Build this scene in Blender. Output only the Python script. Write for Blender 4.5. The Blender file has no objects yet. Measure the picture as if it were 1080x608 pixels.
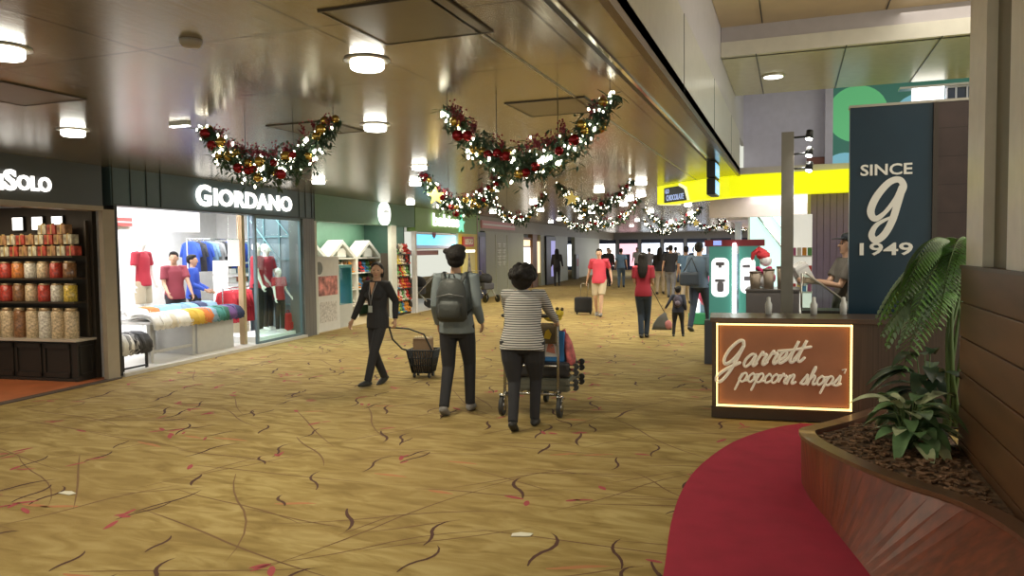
import bpy, bmesh, math, random
from mathutils import Vector, Matrix
random.seed(7)
SC = bpy.context.scene
COL = SC.collection
V = Vector
PI = math.pi

# ------------------------------------------------------------------ camera
F = 800.0
YAW, PITCH, ROLL = math.radians(20.3), math.atan(40.5/800), math.radians(0.7)
fw = V((-math.sin(YAW)*math.cos(PITCH), math.cos(YAW)*math.cos(PITCH), -math.sin(PITCH)))
r0 = V((math.cos(YAW), math.sin(YAW), 0)); u0 = r0.cross(fw)
rt = r0*math.cos(ROLL) - u0*math.sin(ROLL); up = u0*math.cos(ROLL) + r0*math.sin(ROLL)
cd = bpy.data.cameras.new('camera'); cam = bpy.data.objects.new('camera', cd); COL.objects.link(cam)
cd.sensor_width = 36; cd.lens = F/1080*36; cd.clip_start = .05; cd.clip_end = 200
m = Matrix((rt, up, -fw)).transposed().to_4x4(); m.translation = (0, 0, 1.65)
cam.matrix_world = m
SC.camera = cam

# ------------------------------------------------------------------ world, exposure
w = bpy.data.worlds.new('world'); SC.world = w; w.use_nodes = True
w.node_tree.nodes['Background'].inputs[0].default_value = (.92, .93, .80, 1)
w.node_tree.nodes['Background'].inputs[1].default_value = .85
SC.view_settings.view_transform = 'Standard'
SC.view_settings.look = 'None'
SC.view_settings.gamma = 1
SC.view_settings.use_curve_mapping = False
SC.view_settings.exposure = 0.0

def area(name, loc, sx, sy, power, col=(1, .93, .8), rot=(0, 0, 0)):
    l = bpy.data.lights.new(name, 'AREA'); l.shape = 'RECTANGLE'; l.size = sx; l.size_y = sy
    l.energy = power; l.color = col
    o = bpy.data.objects.new(name, l); COL.objects.link(o); o.location = loc; o.rotation_euler = rot
    return o

# ------------------------------------------------------------------ facade frame: x along the shops, y into them
TH = math.atan(.088)
FO = V((-8.45, 7.6, 0)); FA = V((-math.sin(TH), math.cos(TH), 0)); FN = V((-math.cos(TH), -math.sin(TH), 0))
FROT = PI/2 + TH
def FL(s, d=0, z=0): return FO + FA*s + FN*d + V((0, 0, z))

area('giordano_shop_light', FL(3.2, 2.4, 2.55), 5.2, 2.4, 230, (.95, .97, 1), (0, 0, FROT))
area('display_fill_light', FL(4.2, .9, 2.55), 1.4, 1.0, 40, (.95, .97, 1), (0, 0, FROT))  # unseen fill added inside the display window to brighten the mannequins
area('fascia_fill_light', (6.5, 5.5, 2.9), 2.6, 7, 150, (1, .97, .90), (0, PI/2, 0))  # unseen fill added on the right to brighten the pale fascia
area('bulkhead_fill_light', FL(1.7, .55, 2.58), 2.6, .4, 45, (.97, .98, 1), (0, 0, FROT))  # no strip fitting here: fill added to whiten the front bulkhead
area('sweet_shop_light', FL(-1.5, 1.3, 2.3), 1.6, 1.6, 30, (1, .8, .55), (0, 0, FROT))
area('toy_shop_light', FL(7.8, .7, 2.40), 4.2, .9, 75, (1, .95, .85), (0, 0, FROT))
area('play_shop_light', FL(13, 2.0, 2.3), 4.4, 2.4, 34, (.9, .95, 1), (0, 0, FROT))
area('chocolate_shop_light', (1.0, 15.2, 2.7), 3.6, 3.6, 200, (.93, 1, .97), (0, 0, 0))
area('high_void_fill', (2.6, 7.2, 4.2), 3.0, 5.0, 85, (1, .94, .82), (0, 0, 0))  # unseen fill added under the high ceiling for column and fascia
area('far_shops_light', (-6, 50, 2.7), 9, 10, 500, (.93, .97, 1), (0, 0, 0))

# ------------------------------------------------------------------ materials
MATS = {}
def mat(name, col, rough=.6, metal=0, emit=None, es=0, noise=None, bump=None, spec=.5, coat=0, stripe=None, aniso=0):
    if name in MATS: return MATS[name]
    M = bpy.data.materials.new(name); M.use_nodes = True; nt = M.node_tree; N = nt.nodes; Lk = nt.links
    b = N['Principled BSDF']
    c = (*col, 1) if len(col) == 3 else col
    b.inputs['Base Color'].default_value = c
    b.inputs['Roughness'].default_value = rough; b.inputs['Metallic'].default_value = metal
    b.inputs['Specular IOR Level'].default_value = spec
    b.inputs['Coat Weight'].default_value = coat
    if aniso: b.inputs['Anisotropic'].default_value = aniso
    if emit:
        b.inputs['Emission Color'].default_value = (*emit, 1); b.inputs['Emission Strength'].default_value = es
    tc = N.new('ShaderNodeTexCoord')
    def mapped(scale):
        mp = N.new('ShaderNodeMapping'); mp.inputs['Scale'].default_value = scale
        Lk.new(tc.outputs['Object'], mp.inputs['Vector']); return mp.outputs['Vector']
    if noise is None and not emit: noise = ((9, 9, 9), .04)
    src = None
    if noise:
        sc, amt = noise
        n = N.new('ShaderNodeTexNoise'); n.inputs['Scale'].default_value = 1; n.inputs['Detail'].default_value = 4
        Lk.new(mapped(sc), n.inputs['Vector'])
        r = N.new('ShaderNodeValToRGB')
        r.color_ramp.elements[0].position = .3; r.color_ramp.elements[1].position = .7
        r.color_ramp.elements[0].color = tuple(v*(1-amt) for v in c[:3]) + (1,)
        r.color_ramp.elements[1].color = tuple(min(1, v*(1+amt)) for v in c[:3]) + (1,)
        Lk.new(n.outputs['Fac'], r.inputs['Fac']); src = r.outputs['Color']
    if stripe:   # (axis, wavelength, second colour, share)
        ax, wl, c2, share = stripe
        sx = N.new('ShaderNodeSeparateXYZ'); Lk.new(tc.outputs['Object'], sx.inputs[0])
        mu = N.new('ShaderNodeMath'); mu.operation = 'MULTIPLY'; mu.inputs[1].default_value = 1/wl
        Lk.new(sx.outputs[ax], mu.inputs[0])
        fr = N.new('ShaderNodeMath'); fr.operation = 'FRACT'; Lk.new(mu.outputs[0], fr.inputs[0])
        gt = N.new('ShaderNodeMath'); gt.operation = 'LESS_THAN'; gt.inputs[1].default_value = share
        Lk.new(fr.outputs[0], gt.inputs[0])
        mx = N.new('ShaderNodeMix'); mx.data_type = 'RGBA'
        Lk.new(gt.outputs[0], mx.inputs[0])
        if src: Lk.new(src, mx.inputs[6])
        else: mx.inputs[6].default_value = c
        mx.inputs[7].default_value = (*c2, 1); src = mx.outputs[2]
    if src: Lk.new(src, b.inputs['Base Color'])
    if bump:
        sc, st = bump
        n2 = N.new('ShaderNodeTexNoise'); n2.inputs['Scale'].default_value = 1; n2.inputs['Detail'].default_value = 3
        Lk.new(mapped(sc), n2.inputs['Vector'])
        bp = N.new('ShaderNodeBump'); bp.inputs['Strength'].default_value = st; bp.inputs['Distance'].default_value = .02
        Lk.new(n2.outputs['Fac'], bp.inputs['Height']); Lk.new(bp.outputs['Normal'], b.inputs['Normal'])
    MATS[name] = M
    return M

def glow(name, col, s):
    if name in MATS: return MATS[name]
    M = mat(name, (.8, .8, .8), .5, emit=col, es=s); return M

def glass(name='clear_glass', tint=(.9, 1, .97)):
    if name in MATS: return MATS[name]
    M = bpy.data.materials.new(name); M.use_nodes = True; nt = M.node_tree; N = nt.nodes; N.clear()
    o = N.new('ShaderNodeOutputMaterial'); t = N.new('ShaderNodeBsdfTransparent'); g = N.new('ShaderNodeBsdfGlossy')
    t.inputs[0].default_value = (*tint, 1); g.inputs['Roughness'].default_value = .03
    mx = N.new('ShaderNodeMixShader'); lw = N.new('ShaderNodeLayerWeight'); lw.inputs[0].default_value = .5
    pw = N.new('ShaderNodeMath'); pw.operation = 'POWER'; pw.inputs[1].default_value = 4
    ml = N.new('ShaderNodeMath'); ml.operation = 'MULTIPLY_ADD'; ml.inputs[1].default_value = .22; ml.inputs[2].default_value = .02
    nt.links.new(lw.outputs['Facing'], pw.inputs[0]); nt.links.new(pw.outputs[0], ml.inputs[0])
    nt.links.new(ml.outputs[0], mx.inputs[0]); nt.links.new(t.outputs[0], mx.inputs[1]); nt.links.new(g.outputs[0], mx.inputs[2])
    nt.links.new(mx.outputs[0], o.inputs[0]); MATS[name] = M
    return M

# ------------------------------------------------------------------ mesh builder
class B:
    def __init__(s): s.bm = bmesh.new(); s.mi = 0
    def _f(s, vs, smooth=False):
        try:
            f = s.bm.faces.new(vs); f.material_index = s.mi; f.smooth = smooth; return f
        except ValueError: return None
    def box(s, x0, x1, y0, y1, z0, z1, bev=0, M=None):
        ps = [V((x, y, z)) for z in (z0, z1) for y in (y0, y1) for x in (x0, x1)]
        if M: ps = [M @ p for p in ps]
        if bev:
            t = bmesh.new(); bmesh.ops.create_cube(t, size=1)
            bmesh.ops.scale(t, vec=(x1-x0, y1-y0, z1-z0), verts=t.verts)
            bmesh.ops.bevel(t, geom=t.edges[:], offset=bev, segments=2, affect='EDGES', profile=.6)
            c = V(((x0+x1)/2, (y0+y1)/2, (z0+z1)/2))
            mp = {}
            for v in t.verts:
                p = v.co + c
                mp[v.index] = s.bm.verts.new(M @ p if M else p)
            t.verts.index_update()
            for f in t.faces: s._f([mp[v.index] for v in f.verts])
            t.free(); return s
        v = [s.bm.verts.new(p) for p in ps]
        for q in ((0, 2, 3, 1), (4, 5, 7, 6), (0, 1, 5, 4), (2, 6, 7, 3), (0, 4, 6, 2), (1, 3, 7, 5)): s._f([v[i] for i in q])
        return s
    def tube(s, pts, r, n=8, caps=True, sq=1.0, rnd=False, up=None):
        pts = [V(p) for p in pts]
        rs = r if isinstance(r, (list, tuple)) else [r]*len(pts)
        if rnd:   # rounded ends
            a = (pts[0]-pts[1]).normalized(); b = (pts[-1]-pts[-2]).normalized()
            r0_, r1_ = rs[0], rs[-1]
            r0s = r0_ if not isinstance(r0_, tuple) else min(r0_); r1s = r1_ if not isinstance(r1_, tuple) else min(r1_)
            k = lambda q, f: tuple(x*f for x in q) if isinstance(q, tuple) else q*f
            pts = [pts[0]+a*r0s*.95, pts[0]+a*r0s*.7] + pts + [pts[-1]+b*r1s*.7, pts[-1]+b*r1s*.95]
            rs = [k(r0_, .3), k(r0_, .72)] + list(rs) + [k(r1_, .72), k(r1_, .3)]
        rings = []; prev = V(up) if up is not None else None
        for i, p in enumerate(pts):
            t = (pts[min(i+1, len(pts)-1)] - pts[max(i-1, 0)])
            t = t.normalized() if t.length > 1e-9 else V((0, 0, 1))
            if prev is None: prev = V((1, 0, 0)) if abs(t.x) < .8 else V((0, 1, 0))
            a = prev - t*prev.dot(t)
            if a.length < 1e-5: a = t.orthogonal()
            a.normalize(); b = t.cross(a)
            if up is None: prev = a
            ra, rb = rs[i] if isinstance(rs[i], tuple) else (rs[i], rs[i]*sq)
            rings.append([s.bm.verts.new(p + a*math.cos(2*PI*j/n)*ra + b*math.sin(2*PI*j/n)*rb) for j in range(n)])
        for A, C in zip(rings, rings[1:]):
            for j in range(n): s._f([A[j], A[(j+1) % n], C[(j+1) % n], C[j]], True)
        if caps: s._f(rings[0][::-1]); s._f(rings[-1])
        return s
    def cyl(s, c, r, z0, z1, n=16, r2=None):
        return s.tube([(c[0], c[1], z0), (c[0], c[1], z1)], [r, r if r2 is None else r2], n)
    def lathe(s, c, prof, n=16):
        rings = [[s.bm.verts.new((c[0]+r*math.cos(2*PI*j/n), c[1]+r*math.sin(2*PI*j/n), c[2]+z)) for j in range(n)] for r, z in prof]
        for A, C in zip(rings, rings[1:]):
            for j in range(n): s._f([A[j], A[(j+1) % n], C[(j+1) % n], C[j]], True)
        s._f(rings[0][::-1]); s._f(rings[-1]); return s
    def ell(s, c, r, R=None, sub=2, jit=0):
        if not isinstance(r, (tuple, list)): r = (r, r, r)
        k = bmesh.ops.create_icosphere(s.bm, subdivisions=sub, radius=1)
        c = V(c)
        for v in k['verts']:
            p = V((v.co.x*r[0], v.co.y*r[1], v.co.z*r[2]))
            if jit: p *= 1+random.uniform(-jit, jit)
            if R: p = R @ p
            v.co = p + c
            for f in v.link_faces: f.smooth = True; f.material_index = s.mi
        return s
    def prism(s, poly, z0, z1, M=None):   # poly in xy
        lo = [V((x, y, z0)) for x, y in poly]; hi = [V((x, y, z1)) for x, y in poly]
        if M: lo = [M @ p for p in lo]; hi = [M @ p for p in hi]
        lo = [s.bm.verts.new(p) for p in lo]; hi = [s.bm.verts.new(p) for p in hi]
        s._f(lo[::-1]); s._f(hi); n = len(poly)
        for i in range(n): s._f([lo[i], lo[(i+1) % n], hi[(i+1) % n], hi[i]])
        return s
    def slab(s, poly, y0, y1):            # poly in xz, thickness along y
        lo = [s.bm.verts.new((x, y0, z)) for x, z in poly]; hi = [s.bm.verts.new((x, y1, z)) for x, z in poly]
        s._f(lo); s._f(hi[::-1]); n = len(poly)
        for i in range(n): s._f([lo[i], hi[i], hi[(i+1) % n], lo[(i+1) % n]])
        return s
    def quad(s, *ps): s._f([s.bm.verts.new(p) for p in ps]); return s
    def leaf(s, base, d, L, wd, droop, n=6, up=V((0, 0, 1)), fold=.25):
        d = V(d).normalized(); side = d.cross(up)
        if side.length < .01: side = V((1, 0, 0))
        side.normalize(); nrm = side.cross(d)
        prev = None
        for i in range(n+1):
            t = i/n
            p = V(base) + d*L*t + V((0, 0, -1))*droop*L*t*t
            hw = wd*math.sin(PI*min(1, t*.93+.07))**.8 if t < 1 else .001
            a = s.bm.verts.new(p - side*hw + nrm*hw*fold); c_ = s.bm.verts.new(p); b = s.bm.verts.new(p + side*hw + nrm*hw*fold)
            if prev:
                s._f([prev[0], prev[1], c_, a], True); s._f([prev[1], prev[2], b, c_], True)
            prev = (a, c_, b)
        return s
    def build(s, name, mt, parent=None, loc=(0, 0, 0), rot=0, fix=True):
        if fix: bmesh.ops.recalc_face_normals(s.bm, faces=s.bm.faces[:])
        me = bpy.data.meshes.new(name); s.bm.to_mesh(me); s.bm.free()
        for q in (mt if isinstance(mt, (list, tuple)) else [mt]): me.materials.append(q)
        o = bpy.data.objects.new(name, me); COL.objects.link(o)
        if parent is not None: o.parent = parent
        o.location = loc
        if rot: o.rotation_euler = (0, 0, rot)
        return o

def tag(o, label, cat, group=None, kind=None):
    o['label'] = label; o['category'] = cat
    if group: o['group'] = group
    if kind: o['kind'] = kind
    return o
def thing(name, label, cat, loc=(0, 0, 0), rot=0, group=None):
    o = bpy.data.objects.new(name, None); COL.objects.link(o); o.empty_display_size = .1
    o.location = loc; o.rotation_euler = (0, 0, rot)
    return tag(o, label, cat, group)
def struct(o): o['kind'] = 'structure'; return o
def dup(root, loc=None, rot=None, label=None, group=None, sc=None):
    def cp(o, par):
        c = o.copy(); COL.objects.link(c)
        if par is not None: c.parent = par
        for ch in CH.get(o.name, []): cp(ch, c)
        return c
    CH = {}
    def walk(o):
        CH[o.name] = [c for c in o.children]
        for c in o.children: walk(c)
    walk(root)
    r = cp(root, None)
    if loc is not None: r.location = loc
    if rot is not None: r.rotation_euler = (0, 0, rot)
    if label: r['label'] = label
    if group: r['group'] = group
    if sc: r.scale = sc if isinstance(sc, tuple) else (sc, sc, sc)
    return r
ORD = ['first', 'second', 'third', 'fourth', 'fifth', 'sixth', 'seventh', 'eighth', 'ninth', 'tenth', 'eleventh', 'twelfth',
       'thirteenth', 'fourteenth', 'fifteenth', 'sixteenth', 'seventeenth', 'eighteenth', 'nineteenth', 'twentieth',
       'twenty-first', 'twenty-second', 'twenty-third', 'twenty-fourth', 'twenty-fifth', 'twenty-sixth', 'twenty-seventh',
       'twenty-eighth', 'twenty-ninth', 'thirtieth']

def text_mesh(name, body, size, mt, parent, loc, rx=PI/2, rz=0, ext=.012, off=.0, wx=1.0, align='LEFT', shear=0, spacing=1.0):
    cu = bpy.data.curves.new(name, 'FONT'); cu.body = body; cu.size = size; cu.extrude = ext; cu.offset = off
    cu.align_x = align; cu.shear = shear; cu.space_character = spacing; cu.resolution_u = 3
    to = bpy.data.objects.new(name+'_tmp', cu); COL.objects.link(to)
    dg = bpy.context.evaluated_depsgraph_get()
    me = bpy.data.meshes.new_from_object(to.evaluated_get(dg)); me.name = name
    bpy.data.objects.remove(to)
    M_ = Matrix.Rotation(rz, 4, 'Z') @ Matrix.Rotation(rx, 4, 'X') @ Matrix.Diagonal((wx, 1, 1, 1))
    me.transform(M_); me.materials.clear(); me.materials.append(mt)
    o = bpy.data.objects.new(name, me); COL.objects.link(o); o.location = loc
    if parent is not None: o.parent = parent
    return o

# centre lines of cursive letters, x-height 1
GL = {
 'a': ([[(.75,.85),(.45,1),(.12,.7),(.05,.25),(.3,0),(.6,.3),(.78,.95),(.74,.3),(.9,0),(1.1,.2)]], .98),
 'r': ([[(0,.2),(.2,.9),(.3,1.1),(.36,.85),(.68,.85),(.58,.3),(.7,0),(.95,.2)]], .86),
 'e': ([[(0,.2),(.45,.45),(.55,.8),(.35,1),(.1,.7),(.1,.25),(.35,0),(.72,.25)]], .7),
 't': ([[(0,.2),(.3,.9),(.45,1.7),(.3,.5),(.4,.05),(.6,0),(.8,.25)]], .62),
 'p': ([[(0,.3),(.2,1),(.08,.1),(-.08,-.9)],[(.12,.4),(.3,.9),(.55,1),(.75,.7),(.6,.15),(.35,0),(.12,.15)],[(.6,.15),(.95,.2)]], .92),
 'o': ([[(.4,1),(.12,.7),(.1,.25),(.35,0),(.65,.3),(.65,.75),(.4,1),(.62,.85),(.95,.9)]], .86),
 'c': ([[(.6,.8),(.4,1),(.12,.6),(.15,.15),(.4,0),(.78,.25)]], .74),
 'n': ([[(0,.3),(.15,1),(.08,0)],[(.1,.5),(.4,1),(.6,.9),(.55,.2),(.65,0),(.92,.2)]], .88),
 's': ([[(0,.1),(.4,1),(.48,1.05),(.56,.4),(.4,.02),(.1,.05)],[(.4,.02),(.75,.2)]], .7),
 'h': ([[(0,.2),(.35,1.5),(.35,2),(.2,1.6),(.08,0)],[(.1,.5),(.4,1),(.62,.85),(.55,.2),(.7,0),(.95,.2)]], .9),
 'G': ([[(1.35,1.75),(1.15,2.15),(.75,2.1),(.3,1.5),(.15,.8),(.35,.35),(.75,.5),(1.15,1.1),(1.35,1.75),(1.2,.8),(.95,-.3),(.55,-1.05),(.15,-1.0),(.1,-.6),(.6,-.1),(1.5,.35)]], 1.6),
 ' ': ([], .6)}
def smooth_path(p, k=4):
    P = [V((a, b, 0)) for a, b in p]; out = []
    for i in range(len(P)-1):
        p0, p1, p2, p3 = P[max(i-1, 0)], P[i], P[i+1], P[min(i+2, len(P)-1)]
        for j in range(k):
            t = j/k
            out.append(.5*((2*p1)+(p2-p0)*t+(2*p0-5*p1+4*p2-p3)*t*t+(3*p1-p0-3*p2+p3)*t**3))
    out.append(P[-1]); return out
def script_text(b, text, ox, oz, size, r, y, slant=.35, rise=0.0):
    x = 0
    for ch in text:
        g, adv = GL[ch]
        for st in g:
            pts = [((x+q.x+q.y*slant)*size, q.y*size) for q in smooth_path(st)]
            b.tube([(ox+px, y, oz+pz+rise*px) for px, pz in pts], r, 6, up=(0, 1, 0), sq=1.0, rnd=True)
        x += adv
    return x*size
# ------------------------------------------------------------------ people
def melt(b, vox, name, mt, parent, it=3):
    bmesh.ops.recalc_face_normals(b.bm, faces=b.bm.faces[:])
    me = bpy.data.meshes.new('tmp'); b.bm.to_mesh(me); b.bm.free()
    o = bpy.data.objects.new('tmp', me); COL.objects.link(o)
    rm = o.modifiers.new('r', 'REMESH'); rm.mode = 'VOXEL'; rm.voxel_size = vox; rm.use_smooth_shade = True
    sm = o.modifiers.new('s', 'SMOOTH'); sm.factor = .5; sm.iterations = it
    dg = bpy.context.evaluated_depsgraph_get()
    m2 = bpy.data.meshes.new_from_object(o.evaluated_get(dg)); m2.name = name
    bpy.data.objects.remove(o); bpy.data.meshes.remove(me)
    m2.materials.clear(); m2.materials.append(mt)
    for p in m2.polygons: p.use_smooth = True
    r = bpy.data.objects.new(name, m2); COL.objects.link(r); r.parent = parent
    return r
def ik(a, c, l1, l2, pole):
    d = c-a; L = d.length
    if L > (l1+l2)*.999: c = a+d.normalized()*(l1+l2)*.999; d = c-a; L = d.length
    x = (l1*l1-l2*l2+L*L)/(2*L); h = math.sqrt(max(l1*l1-x*x, 0)); dn = d.normalized()
    p = pole-dn*pole.dot(dn); p.normalize()
    return a+dn*x+p*h, c

def person(label, loc, face, H=1.7, w=1.0, feet=((-.09, 0, 0, 0), (.09, 0, 0, 0)), hands=((-.24, .05, .82), (.24, .05, .82)), curl=(.5, .5),
           lean=0, hy=0, ht=0, skin=None, top=None, sleeve='long', bottom=None, legs='long', shoes=None, hair='short', hairm=None,
           vox=.012, hem=.86, belly=1.0, name='person', cat='person', group=None, drop=.015, neck=True, sx=0, topname='top'):
    root = thing(name, label, cat, loc, face, group); k = H/1.7
    X = lambda p: V(p)*k
    cl, sl = math.cos(lean), math.sin(lean)
    def T(p):
        x, y, z = p; z0 = z-.92
        return V((x, y*cl+z0*sl, .92-drop+z0*cl-y*sl))
    hip = [V((-.085*w, 0, .91-drop)), V((.085*w, 0, .91-drop))]
    ws = 1+(w-1)*.4; shw = .175*ws*(.92 if sx else 1)
    sh = [T((-shw, 0, 1.40)), T((shw, 0, 1.40))]
    ank = [V((f[0], f[1]-math.sin(f[3])*.06, .075+f[2])) for f in feet]
    knee = []
    for i in (0, 1):
        kn, an = ik(hip[i], ank[i], .425, .42, V((0, 1, 0))); knee.append(kn); ank[i] = an
    el = []; wr = []
    for i in (0, 1):
        s = -1 if i == 0 else 1
        e, a = ik(sh[i], V(hands[i]), .285, .25, V((.12*s, -1, -.35))); el.append(e); wr.append(a)
    nk = T((0, 0, 1.46)); HR = Matrix.Rotation(hy, 3, 'Z') @ Matrix.Rotation(-ht, 3, 'X')
    def Hd(p): return nk + HR @ (V(p)-V((0, 0, 1.46)))
    S = lambda r: tuple(x*k for x in r) if isinstance(r, tuple) else r*k
    def tu(b, pts, rs, **kw): b.tube([X(p) for p in pts], [S(r) for r in rs], kw.pop('n', 14), **kw)
    def ee(b, c, r, R=None): b.ell(X(c), S(r), R, 3)
    # body
    b = B()
    tu(b, [T((0, 0, z)) for z in (.84, .95, 1.08, 1.24, 1.36, 1.42)], [(.13*w, .09), (.145*w, .1), (.115*w, .085), (.14*w, .1), (.145*w, .08), (.07, .055)], up=(1, 0, 0))
    tu(b, [T((0, -.005, 1.40)), Hd((0, .0, 1.50)), Hd((0, .0, 1.56))], [.058, .05, .05])
    ee(b, Hd((0, -.012, 1.612)), (.074, .092, .088), HR); ee(b, Hd((0, .028, 1.565)), (.058, .062, .082), HR)
    ee(b, Hd((0, .045, 1.508)), (.038, .038, .032), HR)
    tu(b, [Hd((0, .088, 1.60)), Hd((0, .108, 1.562))], [.009, .014], rnd=True)
    for s in (-1, 1): ee(b, Hd((s*.075, -.005, 1.572)), (.012, .02, .033), HR)
    ee(b, Hd((0, .083, 1.615)), (.045, .014, .01), HR)
    for i in (0, 1):
        s = -1 if i == 0 else 1
        tu(b, [hip[i], hip[i].lerp(knee[i], .4), knee[i], knee[i].lerp(ank[i], .35), ank[i]], [.078, .072, .052, .05, .034], rnd=True)
        fx = V((0, math.cos(feet[i][3]), -math.sin(feet[i][3])))
        tu(b, [ank[i]-fx*.02+V((0, 0, -.035)), ank[i]+fx*.06+V((0, 0, -.04)), ank[i]+fx*.13+V((0, 0, -.05))], [.03, .033, .022], rnd=True)
        tu(b, [T((s*shw*.55, 0, 1.41)), sh[i], sh[i].lerp(el[i], .4), el[i], el[i].lerp(wr[i], .4), wr[i]], [.045, .05, .043, .036, .034, .024], rnd=True)
        f = (wr[i]-el[i]).normalized(); nrm = V((-s, .0, 0)); nrm = (nrm-f*nrm.dot(f)).normalized(); sd = f.cross(nrm).normalized()
        if sd.y+sd.z*.5 < 0: sd = -sd
        pc = wr[i]+f*.05
        Rm = Matrix((nrm, sd, f)).transposed()
        ee(b, pc, (.015, .038, .052), Rm)
        for j, (off, ln) in enumerate(((.028, .07), (.010, .078), (-.009, .073), (-.027, .058))):
            p0 = wr[i]+f*.085+sd*off; cu = curl[i]
            d1 = (f*math.cos(cu*.8)+nrm*math.sin(cu*.8)); d2 = (f*math.cos(cu*1.9)+nrm*math.sin(cu*1.9)); d3 = (f*math.cos(cu*2.6)+nrm*math.sin(cu*2.6))
            p1 = p0+d1*ln*.45; p2 = p1+d2*ln*.32; p3 = p2+d3*ln*.23
            tu(b, [p0-f*.02, p0, p1, p2, p3], [.009, .009, .0088, .0082, .0072], n=8, rnd=True)
        p0 = wr[i]+f*.025+sd*.022; p1 = p0+(f*.6+sd*.75+nrm*.2).normalized()*.035; p2 = p1+(f*.85+sd*.3+nrm*.4).normalized()*.03
        tu(b, [p0, p1, p2], [.012, .0105, .009], n=8, rnd=True)
    melt(b, vox*k if vox > .009 else vox, 'body', skin, root, 2)
    if name == 'person' and vox < .013:
        for s in (-1, 1):
            e = B(); e.ell(X(Hd((s*.029, .079, 1.592))), (.011*k, .007*k, .007*k), HR, 2); e.build('eye', M_dark, root)
        e = B(); e.ell(X(Hd((0, .088, 1.528))), (.021*k, .007*k, .006*k), HR, 2); e.build('mouth', M_lip, root)
    # top garment
    if top:
        b = B(); bw = belly
        zs = [(hem-.02, .172*w, .138*bw), (.93, .170*w, .136*bw), (1.08, .148*w*(.94 if sx else 1), .114*bw), (1.22, .160*(w+ws)/2, .118), (1.34, .166*ws, .108), (1.40, .125*ws, .085), (1.445, .075, .065)]
        tu(b, [T((0, 0, z)) for z, _, _ in zs], [(a, c) for _, a, c in zs], up=(1, 0, 0), n=20)
        if sx: ee(b, T((-.07, .085, 1.25)), (.07, .05, .065)); ee(b, T((.07, .085, 1.25)), (.07, .05, .065))
        for i in (0, 1):
            s = -1 if i == 0 else 1
            a0 = T((s*shw*.5, 0, 1.405))
            if sleeve == 'long':
                tu(b, [a0, sh[i], sh[i].lerp(el[i], .5), el[i], el[i].lerp(wr[i], .5), wr[i].lerp(el[i], .04)], [.055, .068, .06, .05, .046, .036])
            elif sleeve == 'short':
                tu(b, [a0, sh[i], sh[i].lerp(el[i], .4), sh[i].lerp(el[i], .72)], [.055, .068, .064, .064])
        melt(b, vox*1.0*k, topname, top, root, 2)
    if bottom:
        b = B()
        tu(b, [T((0, 0, 1.0)), V((0, 0, .93-drop)), V((0, -.005, .86-drop)), V((0, 0, .80-drop))], [(.138*w, .105), (.150*w, .118), (.152*w, .122), (.11*w, .09)], up=(1, 0, 0), n=20)
        for i in (0, 1):
            if legs == 'long': tu(b, [hip[i]+V((0, 0, .02)), hip[i].lerp(knee[i], .45), knee[i], knee[i].lerp(ank[i], .45), ank[i]+V((0, 0, .0))], [.090*w, .083*w, .066, .058, .052])
            elif legs == 'shorts': tu(b, [hip[i]+V((0, 0, .02)), hip[i].lerp(knee[i], .5), hip[i].lerp(knee[i], .9)], [.092*w, .09*w, .085])
            elif legs == 'skirt': pass
        melt(b, vox*1.0*k, 'trousers' if legs == 'long' else 'shorts', bottom, root, 2)
    if shoes:
        for i in (0, 1):
            b = B(); fx = V((0, math.cos(feet[i][3]), -math.sin(feet[i][3]))); a = ank[i]; uz = V((0, math.sin(feet[i][3]), math.cos(feet[i][3])))
            tu(b, [a-fx*.055-uz*.035, a-fx*.02-uz*.03, a+fx*.06-uz*.038, a+fx*.13-uz*.046, a+fx*.17-uz*.05], [.028, .043, .044, .036, .022], rnd=True)
            tu(b, [a-uz*.03, a+uz*.01], [.045, .042])
            for q in b.bm.verts:
                lo = (a-uz*.075)*k
                dd = (q.co-lo).dot(uz)
                if dd < 0: q.co -= uz*dd
            b.build('shoe', shoes, root)
    if hair and hairm:
        b = B()
        if hair in ('short', 'cap', 'bun', 'bob', 'curly', 'long', 'pony'):
            ee(b, Hd((0, -.024, 1.630)), (.084, .094, .083), HR); ee(b, Hd((0, -.05, 1.585)), (.075, .062, .07), HR)
        if hair == 'short': ee(b, Hd((0, .02, 1.675)), (.066, .062, .036), HR)
        if hair == 'thick':
            ee(b, Hd((0, -.02, 1.632)), (.105, .115, .098), HR); ee(b, Hd((.02, .0, 1.69)), (.085, .09, .05), HR); ee(b, Hd((0, -.06, 1.575)), (.088, .06, .07), HR)
            ee(b, Hd((-.09, .02, 1.665)), (.04, .05, .03), HR)
        if hair == 'curly':
            for q in range(60):
                a = random.uniform(0, 2*PI); e = random.uniform(-.25, 1.3)
                d = V((math.cos(a)*math.cos(e), math.sin(a)*math.cos(e), math.sin(e)))
                if d.y > .55 and d.z < .55: continue
                ee(b, Hd(V((d.x*.118, -.02+d.y*.118, 1.60+d.z*.112))), random.uniform(.03, .042))
            ee(b, Hd((0, -.055, 1.56)), (.115, .085, .105), HR)
        if hair == 'bob':
            tu(b, [Hd((0, -.04, 1.64)), Hd((0, -.05, 1.56)), Hd((0, -.045, 1.49))], [(.09, .07), (.096, .06), (.085, .05)], up=HR @ V((1, 0, 0)))
        if hair == 'long':
            tu(b, [Hd((0, -.04, 1.66)), Hd((0, -.055, 1.55)), T((0, -.095, 1.42)), T((0, -.12, 1.30)), T((0, -.125, 1.2))], [(.09, .06), (.1, .055), (.105, .045), (.09, .035), (.05, .02)], up=(1, 0, 0))
        if hair == 'pony':
            tu(b, [Hd((0, -.1, 1.63)), Hd((0, -.15, 1.6)), Hd((0, -.15, 1.5)), Hd((0, -.13, 1.42))], [.025, .032, .03, .012], rnd=True)
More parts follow.
